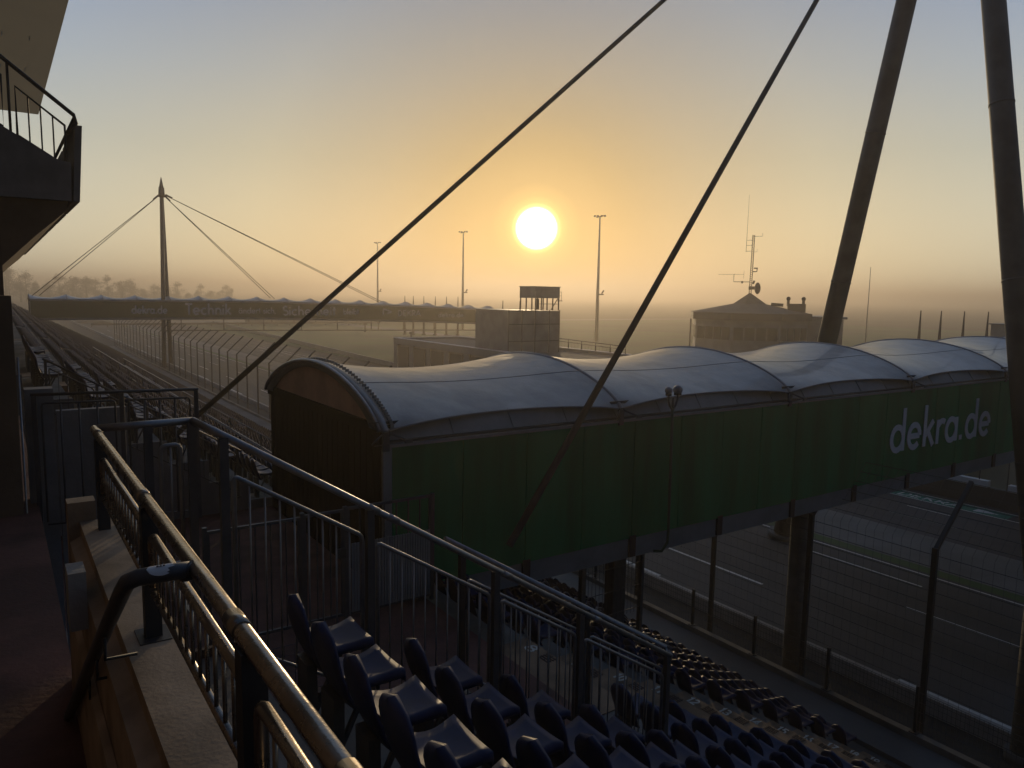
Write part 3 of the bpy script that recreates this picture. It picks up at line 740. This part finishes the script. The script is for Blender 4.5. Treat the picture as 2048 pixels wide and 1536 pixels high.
# columns under the near footbridge
for x, lab in ((18.95, 'thick round concrete column under the green footbridge beside the fence'), (11.6, 'dark steel column under the green footbridge near the seats')):
    t = thing('bridge_column', lab, 'column', (x, 12.6, G))
    m = MB()
    if x > 15:
        m.tube([(x,12.6,G), (x,12.6,-5.66)], .28, 20); m.build('shaft', 'concrete', t); MB().box(x-.5, x+.5, 12.2, 13.0, -5.66, -5.52).build('capital', 'concrete', t)
    else:
        m.box(x-.19, x+.19, 12.3, 12.6, tz(10)-.3, -5.66); m.box(x-.09, x+.09, 12.605, 12.66, tz(10), -5.68); m.build('shaft', 'galv_dark', t)
        MB().box(x-.3, x+.3, 12.1, 12.8, tz(10)-.2, tz(10)+.03).build('foot_plate', 'galv_dark', t)
t = thing('mesh_screen', 'tall wire mesh screen between the steel columns under the footbridge', 'fence', (10.6, 12.3, tz(9)))
m = MB()
for i in range(16): m.tube([(10.5+.11*i, 12.25, tz(9)), (10.5+.11*i, 12.25, -5.75)], .006, 5, False)
for i in range(5): m.tube([(10.45, 12.25, tz(9)+.1+.55*i), (12.2, 12.25, tz(9)+.1+.55*i)], .01, 5, False)
m.build('wire_grid', 'galv_dark', t); MB().box(10.38, 10.5, 12.2, 12.32, tz(9)-.2, -5.66).build('post', 'galv_dark', t); MB().box(12.2, 12.28, 12.2, 12.32, tz(11)-.2, -5.7).build('post', 'galv_dark', t)

# lamp with two globes bracketed to the bridge wall
t = thing('twin_lamp', 'slim pole with two small globe lamps in front of the green wall', 'lamp', (12.05, 11.3, -5.6))
MB().tube([(11.84,11.5,-5.62), (11.95,11.36,-5.60), (12.06,11.3,-5.40), (12.07,11.3,-5.1), (12.04,11.3,-2.35)], .032, 10).build('pole', 'lamp_green', t)
m = MB()
for s in (-1, 1): m.tube([(12.04,11.3,-2.42), (12.04+s*.09,11.3,-2.33), (12.04+s*.14,11.3,-2.20), (12.04+s*.14,11.3,-2.08)], .024, 8)
m.tube([(12.04,11.3,-2.4),(12.04,11.3,-2.14)], .03, 8); m.build('arm', 'galv_dark', t)
for s, r in ((-1, .085), (1, .105)):
    o = MB().ball((12.04+s*.14, 11.3, -1.99), r, 16, 10).build('globe', 'white_letter' if 0 else 'seam', t)
    MB().tube([(12.04+s*.14,11.3,-2.10), (12.04+s*.14,11.3,-2.05)], r*.8, 12).build('collar', 'dark', o)

# ------------------------------------------------------------------ cable stayed masts
def mast(label, top, feet, r, cables, rc, tip):
    t = thing('cable_mast', label, 'mast', (top[0], top[1], G))
    T = V(top)
    for f in feet:
        F = V(f); m = MB(); m.tube([F, T + (F-T).normalized()*.3], r*1.04, 20, True, r*.86); o = m.build('leg', 'stone_steel', t)
        d = (T-F).normalized(); MB().tube([F, F + d*.25], r*1.6, 16).build('foot_plate', 'stone_steel', o)
        L_ = (T-F).length; s = 6.0
        while s < L_-2: MB().tube([F+d*(s-.04), F+d*(s+.04)], r*1.04 - r*.18*s/L_ + .012, 20).build('weld_joint', 'stone_steel', o); s += 6.0
    m = MB(); m.tube([T + V((0,0,-.9)), T + V((0,0,.9))], r*1.5, 16, True, r*1.3); m.build('head', 'stone_steel', t)
    m = MB(); m.tube([T + V((0,0,.9)), T + V((0,0,1.2)), T + V((0,0,tip))], [r*1.3, r*.95, .06], 14); m.build('tip', 'stone_steel', t)
    for c in cables:
        m = MB(); e = V(c); d = (T-e).normalized()
        m.tube([e, T - V((0,0,.2)) - d*.2], rc, 10); o = m.build('cable', 'stone_steel', t)
        m = MB(); m.tube([T-d*2.2, T-d*.8], rc*1.9, 10); m.build('socket', 'stone_steel', o)
    return t
M['stone_steel'] = mat('dull_grey_mast_paint', (.12, .12, .115), .6, .1, .3, 1.2, .1, 10, dirt=(.8, .7))
mast('tall grey two legged cable mast straddling the near footbridge', (29.18,14.8,20.19), [(29.75,20.75,G), (26.95,9.0,G)], .40,
     [(3.3,18.3,-3.3), (6.76,9.8,-4.08), (46,11.3,-2.4), (46,18.1,-2.4), (60,11.3,-2.4), (60,18.1,-2.4)], .062, 3.2)
fm = mast('distant hazy two legged cable mast beside the far footbridge', (29.04,168,19.31), [(27.75,164.5,-15.75), (29.6,167.6,-15.75)], .42,
     [(5.8,165,-1.7), (7.2,171,-1.7), (49.6,165,-1.6), (52.3,171,-1.8), (75.0,165,-2.2), (79.0,171,-2.4)], .065, 3.0)
nearer(fm, .70)

# ------------------------------------------------------------------ track side fences
t = thing('catch_fence', 'long debris fence with posts bent towards the track', 'fence', (18.6, 8.6, G))
FX, BZ = 18.62, -5.95
ys = [5.3 + 3.38*i for i in range(-3, 47)]
for y in ys:
    m = MB(); m.bar((FX,y,G), (FX,y,BZ), .10, .13, up=(0,1,0)); m.bar((FX,y,BZ-.06), (FX+1.55,y,BZ+1.45), .09, .10, up=(0,1,0)); m.build('post', 'dark', t)
m = MB()
for i in range(15): z = G + .5 + .31*i; m.tube([(FX+.075, ys[0], z), (FX+.075, ys[-1], z)], .0085, 4, False)
for i in range(6): s = (i+1)/6; m.tube([(FX+1.5*s+.06, ys[0], BZ+1.4*s), (FX+1.5*s+.06, ys[-1], BZ+1.4*s)], .0085, 4, False)
m.build('wire', 'galv_dark', t)
m = MB(); y = ys[0]
while y < 60:                                   # fine vertical strands of the net
    m.tube([(FX+.085,y,G+.4), (FX+.085,y,BZ), (FX+1.57,y,BZ+1.4)], .0038, 3, False); y += .24
m.build('net_strand', 'galv_dark', t)
t = thing('kerb_wall', 'low pale concrete wall along the near edge of the track', 'wall', (20.2, 8, G))
MB().prism([(20.1,G),(20.5,G),(20.42,G+.42),(20.2,G+.42)], 'y', -60, 300).build('barrier', 'concrete_pale', t)
# low mesh fence at the foot of the stand
for i in range(20):
    y = 3.8 + 2.4*i
    t = thing('mesh_fence_bay', 'low dark mesh fence bay on the walkway, %s from the near end' % ordn(i+1), 'fence', (18.2, y, -10.55), 'low mesh fence bays along the front walkway')
    m = MB(); m.bar((18.18,y,-10.55), (18.18,y,-9.35), .07, .07, up=(0,1,0)); m.box(18.08,18.28,y-.1,y+.1,-10.55,-10.53); m.build('post', 'dark', t)
    m = MB()
    for q in range(1, 24): m.tube([(18.2,y+.1*q,-10.5), (18.2,y+.1*q,-9.5)], .005, 4, False)
    for q in range(5): m.tube([(18.2,y+.04,-10.5+.25*q), (18.2,y+2.36,-10.5+.25*q)], .007, 4, False)
    m.build('mesh', 'galv_dark', t)
# pole at the right with a lit edge
t = thing('concrete_pole', 'thick round pole standing at the fence below the cable mast', 'pole', (20.02, 7.05, G))
MB().tube([(19.95,6.86,G), (19.55,6.72,-4.0)], .30, 20).build('shaft', 'concrete', t); MB().tube([(19.95,6.86,G), (19.95,6.86,G+.25)], .42, 20).build('foot', 'concrete', t)
# pit wall boards
t = thing('pit_wall', 'dark pit wall with white boards along its top', 'wall', (44.4, 20, G))
MB().box(44.2, 44.5, 4, 60, G, G+1.0).build('wall', 'facade_dark', t)
for i in range(8): MB().box(44.17, 44.53, 5+6.6*i, 10.6+6.6*i, G+1.003, G+1.35).build('board', 'white_letter', t)
m = MB()
for i in range(40): m.tube([(44.35, 4.7+1.4*i, G+1.0), (44.35, 4.7+1.4*i, G+2.6)], .03, 6)
m.build('fence_stake', 'dark', t)

# ------------------------------------------------------------------ pit building and tower
t = thing('pit_building', 'long low flat roofed pit building with dark garage doors', 'building', (53, 60, G))
MB().box(48.3, 58.9, 24, 99.9, G-.05, -6.9).build('wall', 'facade', t)
m = MB()
for i in range(15): m.box(48.1, 48.3, 26+5.0*i, 29.9+5.0*i, G, -7.6)
m.build('garage_door', 'facade_dark', t)
for i in range(16): MB().box(47.98, 48.32, 24.1+5.0*i, 25.3+5.0*i, G, -7.3).build('pillar', 'facade', t)
MB().box(48.6, 58.6, 24.3, 99.6, -6.9, -6.80).build('roof', 'roofing', t)
m = MB(); m.box(47.9, 48.55, 24, 100.3, -7.35, -6.52); m.box(58.62, 59.1, 24, 100.3, -7.35, -6.50); m.box(48.553, 58.617, 99.7, 100.3, -7.35, -6.52); m.build('parapet', 'tin', t)
m = MB(); m.box(47.86, 48.58, 24, 100.34, -6.517, -6.47); m.box(58.6, 59.14, 24, 100.34, -6.497, -6.45); m.box(48.583, 58.597, 99.66, 100.34, -6.517, -6.47); m.build('coping', 'white_letter', t)
t = thing('timing_tower', 'square grey tower block with a small open lookout on top', 'tower', (53, 76, -6.8))
MB().box(48.95, 56.5, 72.0, 79.2, -6.8, -1.82).build('wall', 'facade', t)
m = MB()
for z in (-5.4, -3.4): m.box(48.9, 56.54, 71.94, 71.997, z-.05, z+.05)
for x in (48.98, 50.9, 52.8, 54.9, 56.44): m.box(x-.05, x+.05, 71.93, 71.99, -6.8, -1.72)
m.build('cladding_joint', 'facade_dark', t)
MB().box(48.9, 52.75, 71.9, 79.3, -1.817, -1.76).build('roof', 'tin', t)
m = MB()
for x in (52.9, 53.75, 54.6, 55.45, 56.34):
    for y in (72.1, 75.2): m.box(x-.06, x+.06, y-.06, y+.06, -1.75, -.30)
m.bar((55.2,72.1,-1.7), (56.2,72.1,-.35), .08, .08); m.bar((52.9,72.1,-1.0), (56.4,72.1,-1.0), .06, .06); m.bar((54.2,73.5,-1.7), (54.2,73.5,-.4), .3, .3)
m.build('lookout_frame', 'facade_dark', t)
MB().box(52.82, 56.42, 72.0, 75.3, -.32, 1.0).build('lookout_cabin', 'facade', t)
MB().box(52.74, 56.5, 71.9, 75.4, 1.003, 1.08).build('lookout_roof', 'tin', t)
m = MB()
for z in (-.5, .0, .45): m.tube([(56.45,72.4,z), (57.0,72.4,z)], .02, 6)
m.tube([(57.0,72.4,-.6),(57.0,72.4,.5)], .02, 6); m.box(56.45, 57.0, 72.2, 72.6, -.66, -.58); m.build('side_railing', 'facade_dark', t)
rail_run('roof_railing', 'railing along the far edge of the pit building roof', [(58.9,78.5,-5.3), (58.9,62.8,-5.6)], .04, .35, [.1+2.6*i for i in range(7)], 1.25, 1.1, ('dark','dark'), .5, low_r=.03, base=False)
# tapered pylons
def spike(p, h, r, lab, grp):
    t = thing('tapered_pylon', lab, 'pylon', p, grp)
    m = MB(); m.tube([p, (p[0],p[1],p[2]+h*.55), (p[0],p[1],p[2]+h)], [r, r*.75, r*.2], 8); m.build('shaft', 'dark', t)
    m = MB(); m.tube([(p[0],p[1],p[2]), (p[0],p[1],p[2]+.3)], r*1.7, 8); m.build('foot', 'dark', t)
for i, x in enumerate((90.4, 92.1, 94.4, 97.0, 99.5, 102.1)): spike((x, 182.2-1.6*i, G), 10.3, .34, 'thin pointed pylon above the far footbridge roof, %s of six' % ordn(i+1), 'pylons beyond the far footbridge')
for i, (x, y) in enumerate(((58.4, 87.3), (58.9, 83.9))): spike((x, y, -6.8), 6.0, .20, 'pointed pylon %s the tower lookout on the pit roof' % ('two bays left of' if i == 0 else 'next to'), 'pylons on the pit building')
for i, u in enumerate(((91.64,46.75), (93.67,45.35), (95.94,43.77), (98.31,42.14), (100.6,40.4))):
    spike((u[0], u[1], G), 10.0, .30, 'pointed pylon rising behind the scalloped roof, %s from the race control building' % ordn(i+1), 'pylons behind the near roof')
t = thing('roof_box', 'small flat cabin just showing above the scalloped roof', 'cabin', (103, 41.5, G)); MB().box(101.3, 104, 40.6, 43, G, -2.6).build('wall', 'facade', t); MB().box(101.1, 104.2, 40.4, 43.2, -2.597, -2.45).build('roof', 'tin', t)

# ------------------------------------------------------------------ race control building
RC = V((98.9, 77.4, 0)); dv = V((RC.x, RC.y, 0)).normalized(); rv = V((dv.y, -dv.x, 0))
t = thing('race_control_building', 'octagonal race control building with shallow pointed roof', 'building', (RC.x, RC.y, G))
RR = 9.0
def octo(r, z, n=8, ph=pi/8): return [(RC.x+r*cos(2*pi*i/n+ph), RC.y+r*sin(2*pi*i/n+ph), z) for i in range(n)]
def frust(m, r0, z0, r1, z1, n=8):
    a, b = octo(r0, z0, n), octo(r1, z1, n); o = a + b
    m.add(o, [tuple(range(n-1, -1, -1)), tuple(range(n, 2*n))] + [(i, (i+1) % n, n+(i+1) % n, n+i) for i in range(n)])
m = MB(); frust(m, RR, G-.1, RR, -3.0); m.build('wall', 'facade', t)
m = MB()
for i in range(8):
    a = V(octo(RR+.03, 0)[i]); b = V(octo(RR+.03, 0)[(i+1) % 8])
    for q in range(4):
        p0 = a + (b-a)*(.05+.235*q); p1 = a + (b-a)*(.05+.235*q+.2)
        m.bar((p0.x,p0.y,-5.2), (p1.x,p1.y,-5.2), .05, 1.9)
m.build('window_band', 'glass', t)
m = MB(); frust(m, RR+.55, -3.2, RR+.55, -2.1); o = m.build('fascia', 'facade_dark', t)
m = MB(); frust(m, RR+.3, -2.09, 2.6, -.75); frust(m, 2.6, -.749, .12, .95); o = m.build('roof', 'roofing', t)
def rcp(a, b, z): return tuple(RC + rv*a + dv*b + V((0,0,z)))
m = MB(); m.bar(rcp(8.6,2,-7), rcp(13.8,2,-7), 6, 8.2); m.build('annex', 'facade', t)
m = MB(); m.bar(rcp(8.5,2,-2.65), rcp(14.3,2,-2.65), 6.6, .35); m.build('annex_roof', 'tin', t)
m = MB(); m.bar(rcp(5.6,-1.5,-1.25), rcp(8.2,-1.5,-1.25), 2.2, 1.3); 
for a in (5.7, 7.9): m.tube([rcp(a,-1.5,-1), rcp(a,-1.5,.05)], .22, 10); m.ball(rcp(a,-1.5,.15), .34, 10, 6)
m.build('roof_vent', 'facade_dark', o)
m = MB(); m.bar(rcp(3.2,-1,-.75), rcp(5.0,-1,-.85), 1.5, .5); m.build('roof_hatch', 'facade_dark', o)
MB().tube([rcp(-RR+.3,-4,G), rcp(-RR+.3,-4,-3.2)], .12, 8).build('downpipe', 'facade_dark', t)
# antenna mast with dish
t = thing('antenna_mast', 'lattice antenna mast with dish on the race control roof', 'antenna', rcp(0,0,.9))
m = MB()
for s in (-.17, .17): m.tube([rcp(s,0,.7), rcp(s*.8+.1,0,10.0)], .055, 6)
for i in range(30): z = 1.0+.3*i; m.tube([rcp(-.17,0,z), rcp(.19,0,z+.3)], .02, 4); m.tube([rcp(.19,0,z), rcp(-.17,0,z+.3)], .02, 4)
m.build('lattice', 'dark', t)
m = MB(); m.tube([rcp(-.95,0,7.4), rcp(-.9,0,16.2)], .035, 6, True, .015)
for z in (7.5, 8.4, 9.2): m.tube([rcp(-.95,0,z), rcp(0,0,z)], .03, 5)
m.build('whip_aerial', 'dark', t)
m = MB(); m.tube([rcp(.1,0,9.8), rcp(1.4,0,9.8), rcp(1.4,0,10.3)], .03, 5); m.tube([rcp(.1,0,7.4), rcp(.7,0,7.4), rcp(.7,0,7.8)], .025, 5)
m.tube([rcp(-.1,0,2.7), rcp(-2.6,0,2.7), rcp(-2.6,0,3.9)], .06, 6); m.tube([rcp(-5.0,0,3.85), rcp(-1.1,0,3.85)], .025, 5); m.tube([rcp(-1.1,0,3.2), rcp(-1.1,0,4.5)], .02, 5)
m.bar(rcp(-1.45,0,2.65), rcp(-1.15,0,2.65), .3, .35); m.build('side_aerial', 'dark', t)
m = MB(); m.tube([rcp(.15,0,4.3), rcp(.85,0,4.35), rcp(.85,0,4.8)], .09, 6); m.bar(rcp(.35,0,4.85), rcp(.95,0,4.85), .2, .18); m.bar(rcp(.35,0,2.4), rcp(.55,0,2.9), .25, .3); m.build('camera_bracket', 'dark', t)
m = MB(); cxx = V(rcp(.85,-.3,.95+.75)); 
n = 20; ax = (rv*.85 - dv*.5).normalized(); e1 = V((0,0,1)); e2 = ax.cross(e1).normalized()
vs = [tuple(cxx)] ; 
for q, (rr, off) in enumerate(((.45,.06),(.92,.26))):
    for i in range(n): vs.append(tuple(cxx + ax*off + (e1*cos(2*pi*i/n) + e2*sin(2*pi*i/n))*rr))
vs += [tuple(cxx - ax*.12)]
fs = [(0,1+i,1+(i+1) % n) for i in range(n)] + [(1+i, n+1+i, n+1+(i+1) % n, 1+(i+1) % n) for i in range(n)] + [(2*n+1, n+1+(i+1) % n, n+1+i) for i in range(n)]
m.add(vs, fs, True); m.build('dish', 'facade_dark', t)
m = MB(); m.bar(rcp(-.25,0,1.75), rcp(.6,-.1,1.75), .35, .5); m.build('dish_mount', 'dark', t)

# ------------------------------------------------------------------ floodlight masts
for i, (x, y, lab) in enumerate(((122.1,140.8,'nearest tall floodlight mast right of the sun'), (122.3,205.7,'hazy tall floodlight mast left of the sun'), (124.4,274.5,'faint tall floodlight mast beyond the middle of the far footbridge'), (150,87.5,'very faint tall mast right of the race control building'))):
    t = thing('floodlight_mast', lab, 'floodlight mast', (x, y, G), 'tall floodlight masts'); h = 30 if i < 3 else 18
    MB().tube([(x,y,G), (x,y,G+h)], .5 if i < 3 else .14, 12, True, .17 if i < 3 else .05).build('pole', 'pale_steel', t)
    if i == 3: continue
    m = MB(); a = V((x,y,G+h)); m.bar(a - rv*.9, a + rv*1.3 + V((0,0,.5)), .25, .2); m.bar(a - rv*1.3 + V((0,0,.45)), a + rv*.2 + V((0,0,.1)), .2, .2); m.build('head_frame', 'dark', t)
    for s in (-1.3, -.5, .4, 1.2): q = a + rv*s + V((0,0,.35)); MB().bar(q - rv*.2, q + rv*.2, .3, .4).build('floodlight', 'dark', t)
    m = MB(); q = V((x,y,G+11.5)); m.bar(q + rv*.3, q + rv*1.5, .4, .3); m.bar(q + rv*1.0 + V((0,0,.2)), q + rv*1.5 + V((0,0,1.0)), .4, .3); m.build('camera_box', 'dark', t)

# ------------------------------------------------------------------ infield clutter seen far off
t = thing('guard_rail', 'long dark guard rail across the far end of the infield', 'guard rail', (100, 240, G))
m = MB(); m.box(22, 106, 239.9, 240.1, G+.5, G+1.05); m.build('rail', 'dark', t)
m = MB()
for i in range(21): m.box(22+4*i, 22.2+4*i, 239.85, 240.2, G, G+.6)
m.build('post', 'dark', t)
t = thing('advert_board', 'long grey board standing beyond the infield grass', 'board', (110, 262, G)); MB().box(70, 150, 262, 262.4, G+.2, G+3.2).build('panel', 'facade', t)
m = MB()
for i in range(11): m.box(71+7.8*i, 71.4+7.8*i, 261.8, 262.0, G, G+3.4)
m.build('post', 'dark', t)
t = thing('low_barrier', 'low pale wall at the far edge of the pit lane grass', 'wall', (60, 150, G))
MB().bar((48.6,101.2,G+.35), (60,264,G+.35), .3, .7).build('barrier', 'concrete_pale', t)
for i, (x, y) in enumerate(((85,196), (93.6,206), (76,150))):
    t = thing('marshal_post', ('thin dark marker post on the infield grass', 'dark post at the foot of the faint floodlight mast', 'short dark marker post near the pit building end')[i], 'post', (x, y, G), None)
    MB().tube([(x,y,G), (x,y,G+2.0)], .22, 8).build('shaft', 'dark', t); MB().box(x-.4,x+.4,y-.2,y+.2,G+2.0,G+2.5).build('sign', 'dark', t)
t = thing('scoreboard_gantry', 'thin horizontal pipe gantry under the far footbridge', 'gantry', (75, 158, G))
m = MB(); m.tube([(27,158,-8.0), (112,158,-8.9)], .14, 6); m.build('pipe', 'dark', t)
for i in range(11): x = 30+8*i; MB().tube([(x,158,-8.0-(x-27)*.0106), (x,158,-5.8)], .10, 6).build('hanger', 'dark', t)
# distant trees
def tree_meshes(seed):
    rnd = random.Random(seed); h = rnd.uniform(12, 17); tr = MB()
    tr.tube([(0,0,0), (rnd.uniform(-.2,.2),0,h*.4), (rnd.uniform(-.4,.4),rnd.uniform(-.4,.4),h*.93)], [.28,.2,.05], 7)
    cr = MB(); pts = []
    for i in range(20):
        z = h*rnd.uniform(.10,.85); a = rnd.uniform(0, 2*pi); l = (1.02-z/h)*h*.30*rnd.uniform(.5,1.15)+.4
        e = (cos(a)*l, sin(a)*l, z+l*.55); tr.tube([(0,0,z), (e[0]*.5,e[1]*.5,z+l*.22), e], .08, 4, True, .02); pts.append((e, l))
    pts.append(((0,0,h*.95), 1.2))
    for e, l in pts:
        for j in range(70):
            g = [rnd.gauss(0, .55+.16*l) for _ in range(3)]; c = V((e[0]*.85+g[0], e[1]*.85+g[1], e[2]+g[2]*.8))
            s = rnd.uniform(.14,.34); u = V((rnd.uniform(-1,1),rnd.uniform(-1,1),rnd.uniform(-1,1))).normalized(); q = u.cross(V((0,0,1))).normalized() if abs(u.z) < .98 else V((1,0,0))
            cr.add([tuple(c-u*s), tuple(c+q*s*.6), tuple(c+u*s), tuple(c-q*s*.6)], [(0,1,2,3)])
    return tr.mesh('trunk', 'bark'), cr.mesh('crown', 'leaf', fix=False)
TM = [tree_meshes(s) for s in range(6)]
rnd = random.Random(3); n_t = 0
for row in range(3):
    for i in range(24):
        x = -24 + 7.9*i + rnd.uniform(-1.6,1.6) + row*1.7; y = 640 + row*14 - i*.6 + rnd.uniform(-4,4); n_t += 1
        sc = rnd.uniform(.7,1.3)*(1.3 if i < 6 else 1.12 if i < 16 else .9)
        t = thing('woodland_tree', 'hazy tree on the misty skyline, %s from the left in the %s line' % (ordn(i+1), ('front','middle','back')[row]), 'tree', (x, y, G-.2), 'trees on the misty skyline')
        w_ = rnd.uniform(.9, 1.7); t.scale = (sc*w_, sc*w_, sc*rnd.uniform(.7, 1.1)); t.rotation_euler[2] = rnd.uniform(0, 6.28); a, b = TM[(i*3+row) % 6]
        for nm, me in (('trunk', a), ('crown', b)):
            o = bpy.data.objects.new(nm, me); COL.objects.link(o); o.parent = t

# ------------------------------------------------------------------ upper stand at the left: tier end, roof, back wall
YT = 14.0
t = thing('upper_tier', 'dark concrete end of the upper seating tier with sloping underside', 'grandstand tier', (.2, YT, 1))
def P14(a, b): return (a, b)
# side profile (x, z) of the tier end at Y = YT
prof = [(-7.0, 9.2), (.14, 2.36), (.93, 1.80), (1.13, 1.72), (1.16, 1.42), (1.02, 1.10), (.11, .30), (-.3, -.05), (-7.0, -3.5)]
MB().prism([(-7.0, 7.9), (.14, 2.46), (.95, 1.98), (1.12, 1.95), (1.10, 1.36), (-7, 1.36)], 'y', YT, YT+26).build('tier_slab', 'stone', t)
MB().prism([(-7, 1.357), (1.06, 1.357), (1.02, 1.20), (.60, .80), (.12, .30), (-.25, -.06), (-7, -4.4)], 'y', YT+.1, YT+26).build('raker_beam', 'brown_wall', t)
m = MB()
for i in range(9): m.prism([(1.13,1.36),(1.22,1.36),(1.30,2.55),(1.20,2.55)], 'y', YT+.05+2.8*i, YT+2.6+2.8*i)
m.build('front_parapet', 'stone', t)
t = thing('guard_railing', 'dark picket railing on the sloping end of the upper tier', 'railing', (.6, YT, 2.4))
m = MB(); m.tube([(-3.2,YT+.05,5.86), (.22,YT+.05,3.46), (1.19,YT+.05,2.70), (1.22,YT+.05,2.58), (1.08,YT+.05,2.40)], .032, 8); m.build('top_rail', 'dark', t)
def frame(xa, xb):
    def zt(x): return 3.62 - .78*x - .27
    def zb_(x): return 2.50 - .62*x + .06
    m = MB(); m.tube([(xa,YT+.05,zb_(xa)), (xa,YT+.05,zt(xa)), (xb,YT+.05,zt(xb)), (xb,YT+.05,zb_(xb)), (xa,YT+.05,zb_(xa))], .02, 6); m.build('infill_frame', 'dark', t)
    n = max(2, int((xb-xa)/.13)); m = MB()
    for i in range(1, n): x = lerp(xa, xb, i/n); m.tube([(x,YT+.05,zb_(x)), (x,YT+.05,zt(x))], .012, 5, False)
    m.build('pickets', 'dark', t)
frame(-.9, .26); frame(.43, 1.06)
for x in (.345, -1.0): MB().tube([(x,YT+.05,2.3-.62*x), (x,YT+.05,3.60-.78*x)], .022, 6).build('post', 'dark', t)
m = MB()
for i in range(10): m.tube([(1.18,YT+.3+.2*i,1.95), (1.20,YT+.3+.2*i,2.62)], .012, 5, False)
m.tube([(1.20,YT+.1,2.66), (1.20,YT+24,2.66)], .03, 8); m.build('front_rail', 'dark', t)
# stand roof (horizontal translucent membrane) far overhead
t = thing('stand_roof', 'tan fabric roof of the upper stand seen from below', 'roof', (0, 25, 7))
zr_ = 7.55; xr = zr_*.2715
MB().add([(-12,5,zr_),(xr,5,zr_),(xr,40.2,zr_),(-12,40.2,zr_)], [(0,1,2,3)]).build('membrane', 'soffit', t)
m = MB()
for i in range(7):
    for x in (-.2, .6, 1.3): m.box(x, x+.03, 12+4*i, 12.5+4*i, zr_-.006, zr_-.003)
m.build('light_slot_strip', 'membrane', t)  # pale strips standing in for bright light slots in the roof
for i in range(5):
    m = MB(); y = 8 + 8*i; m.tube([(-11.5,y,zr_-.3), (-2.2,y,zr_-.15)], .14, 8); m.build('rafter', 'stone_steel', t)
# brown piers in view, plus an unseen back wall added to block light
t = thing('stand_back_building', 'dark brown wall of the stand building at the stair opening', 'building', (-2, 10, -6))
MB().box(-7, -1.65, -8, 40, -6, 3.0).build('wall', 'brown_wall', t)
MB().box(-1.6, .10, 10.4, 11.0, -2.5, .6).build('pier', 'brown_wall', t)
MB().box(-.3, .15, 9.5, 9.9, -2.5, -.1).build('pier', 'brown_wall', t)
m = MB(); m.tube([(.175,9.55,-5), (.175,9.55,-.75)], .012, 6); m.build('cable_pipe', 'galv', t)
o = MB().box(-30, -7.05, -30, 60, G-.1, 12).build('unseen_stand_block', 'glass'); tag(o, 'unseen block added behind the upper stand, dark to curb bounced light', 'building')  # unseen block added behind the stand, glass-dark to curb warm bounce
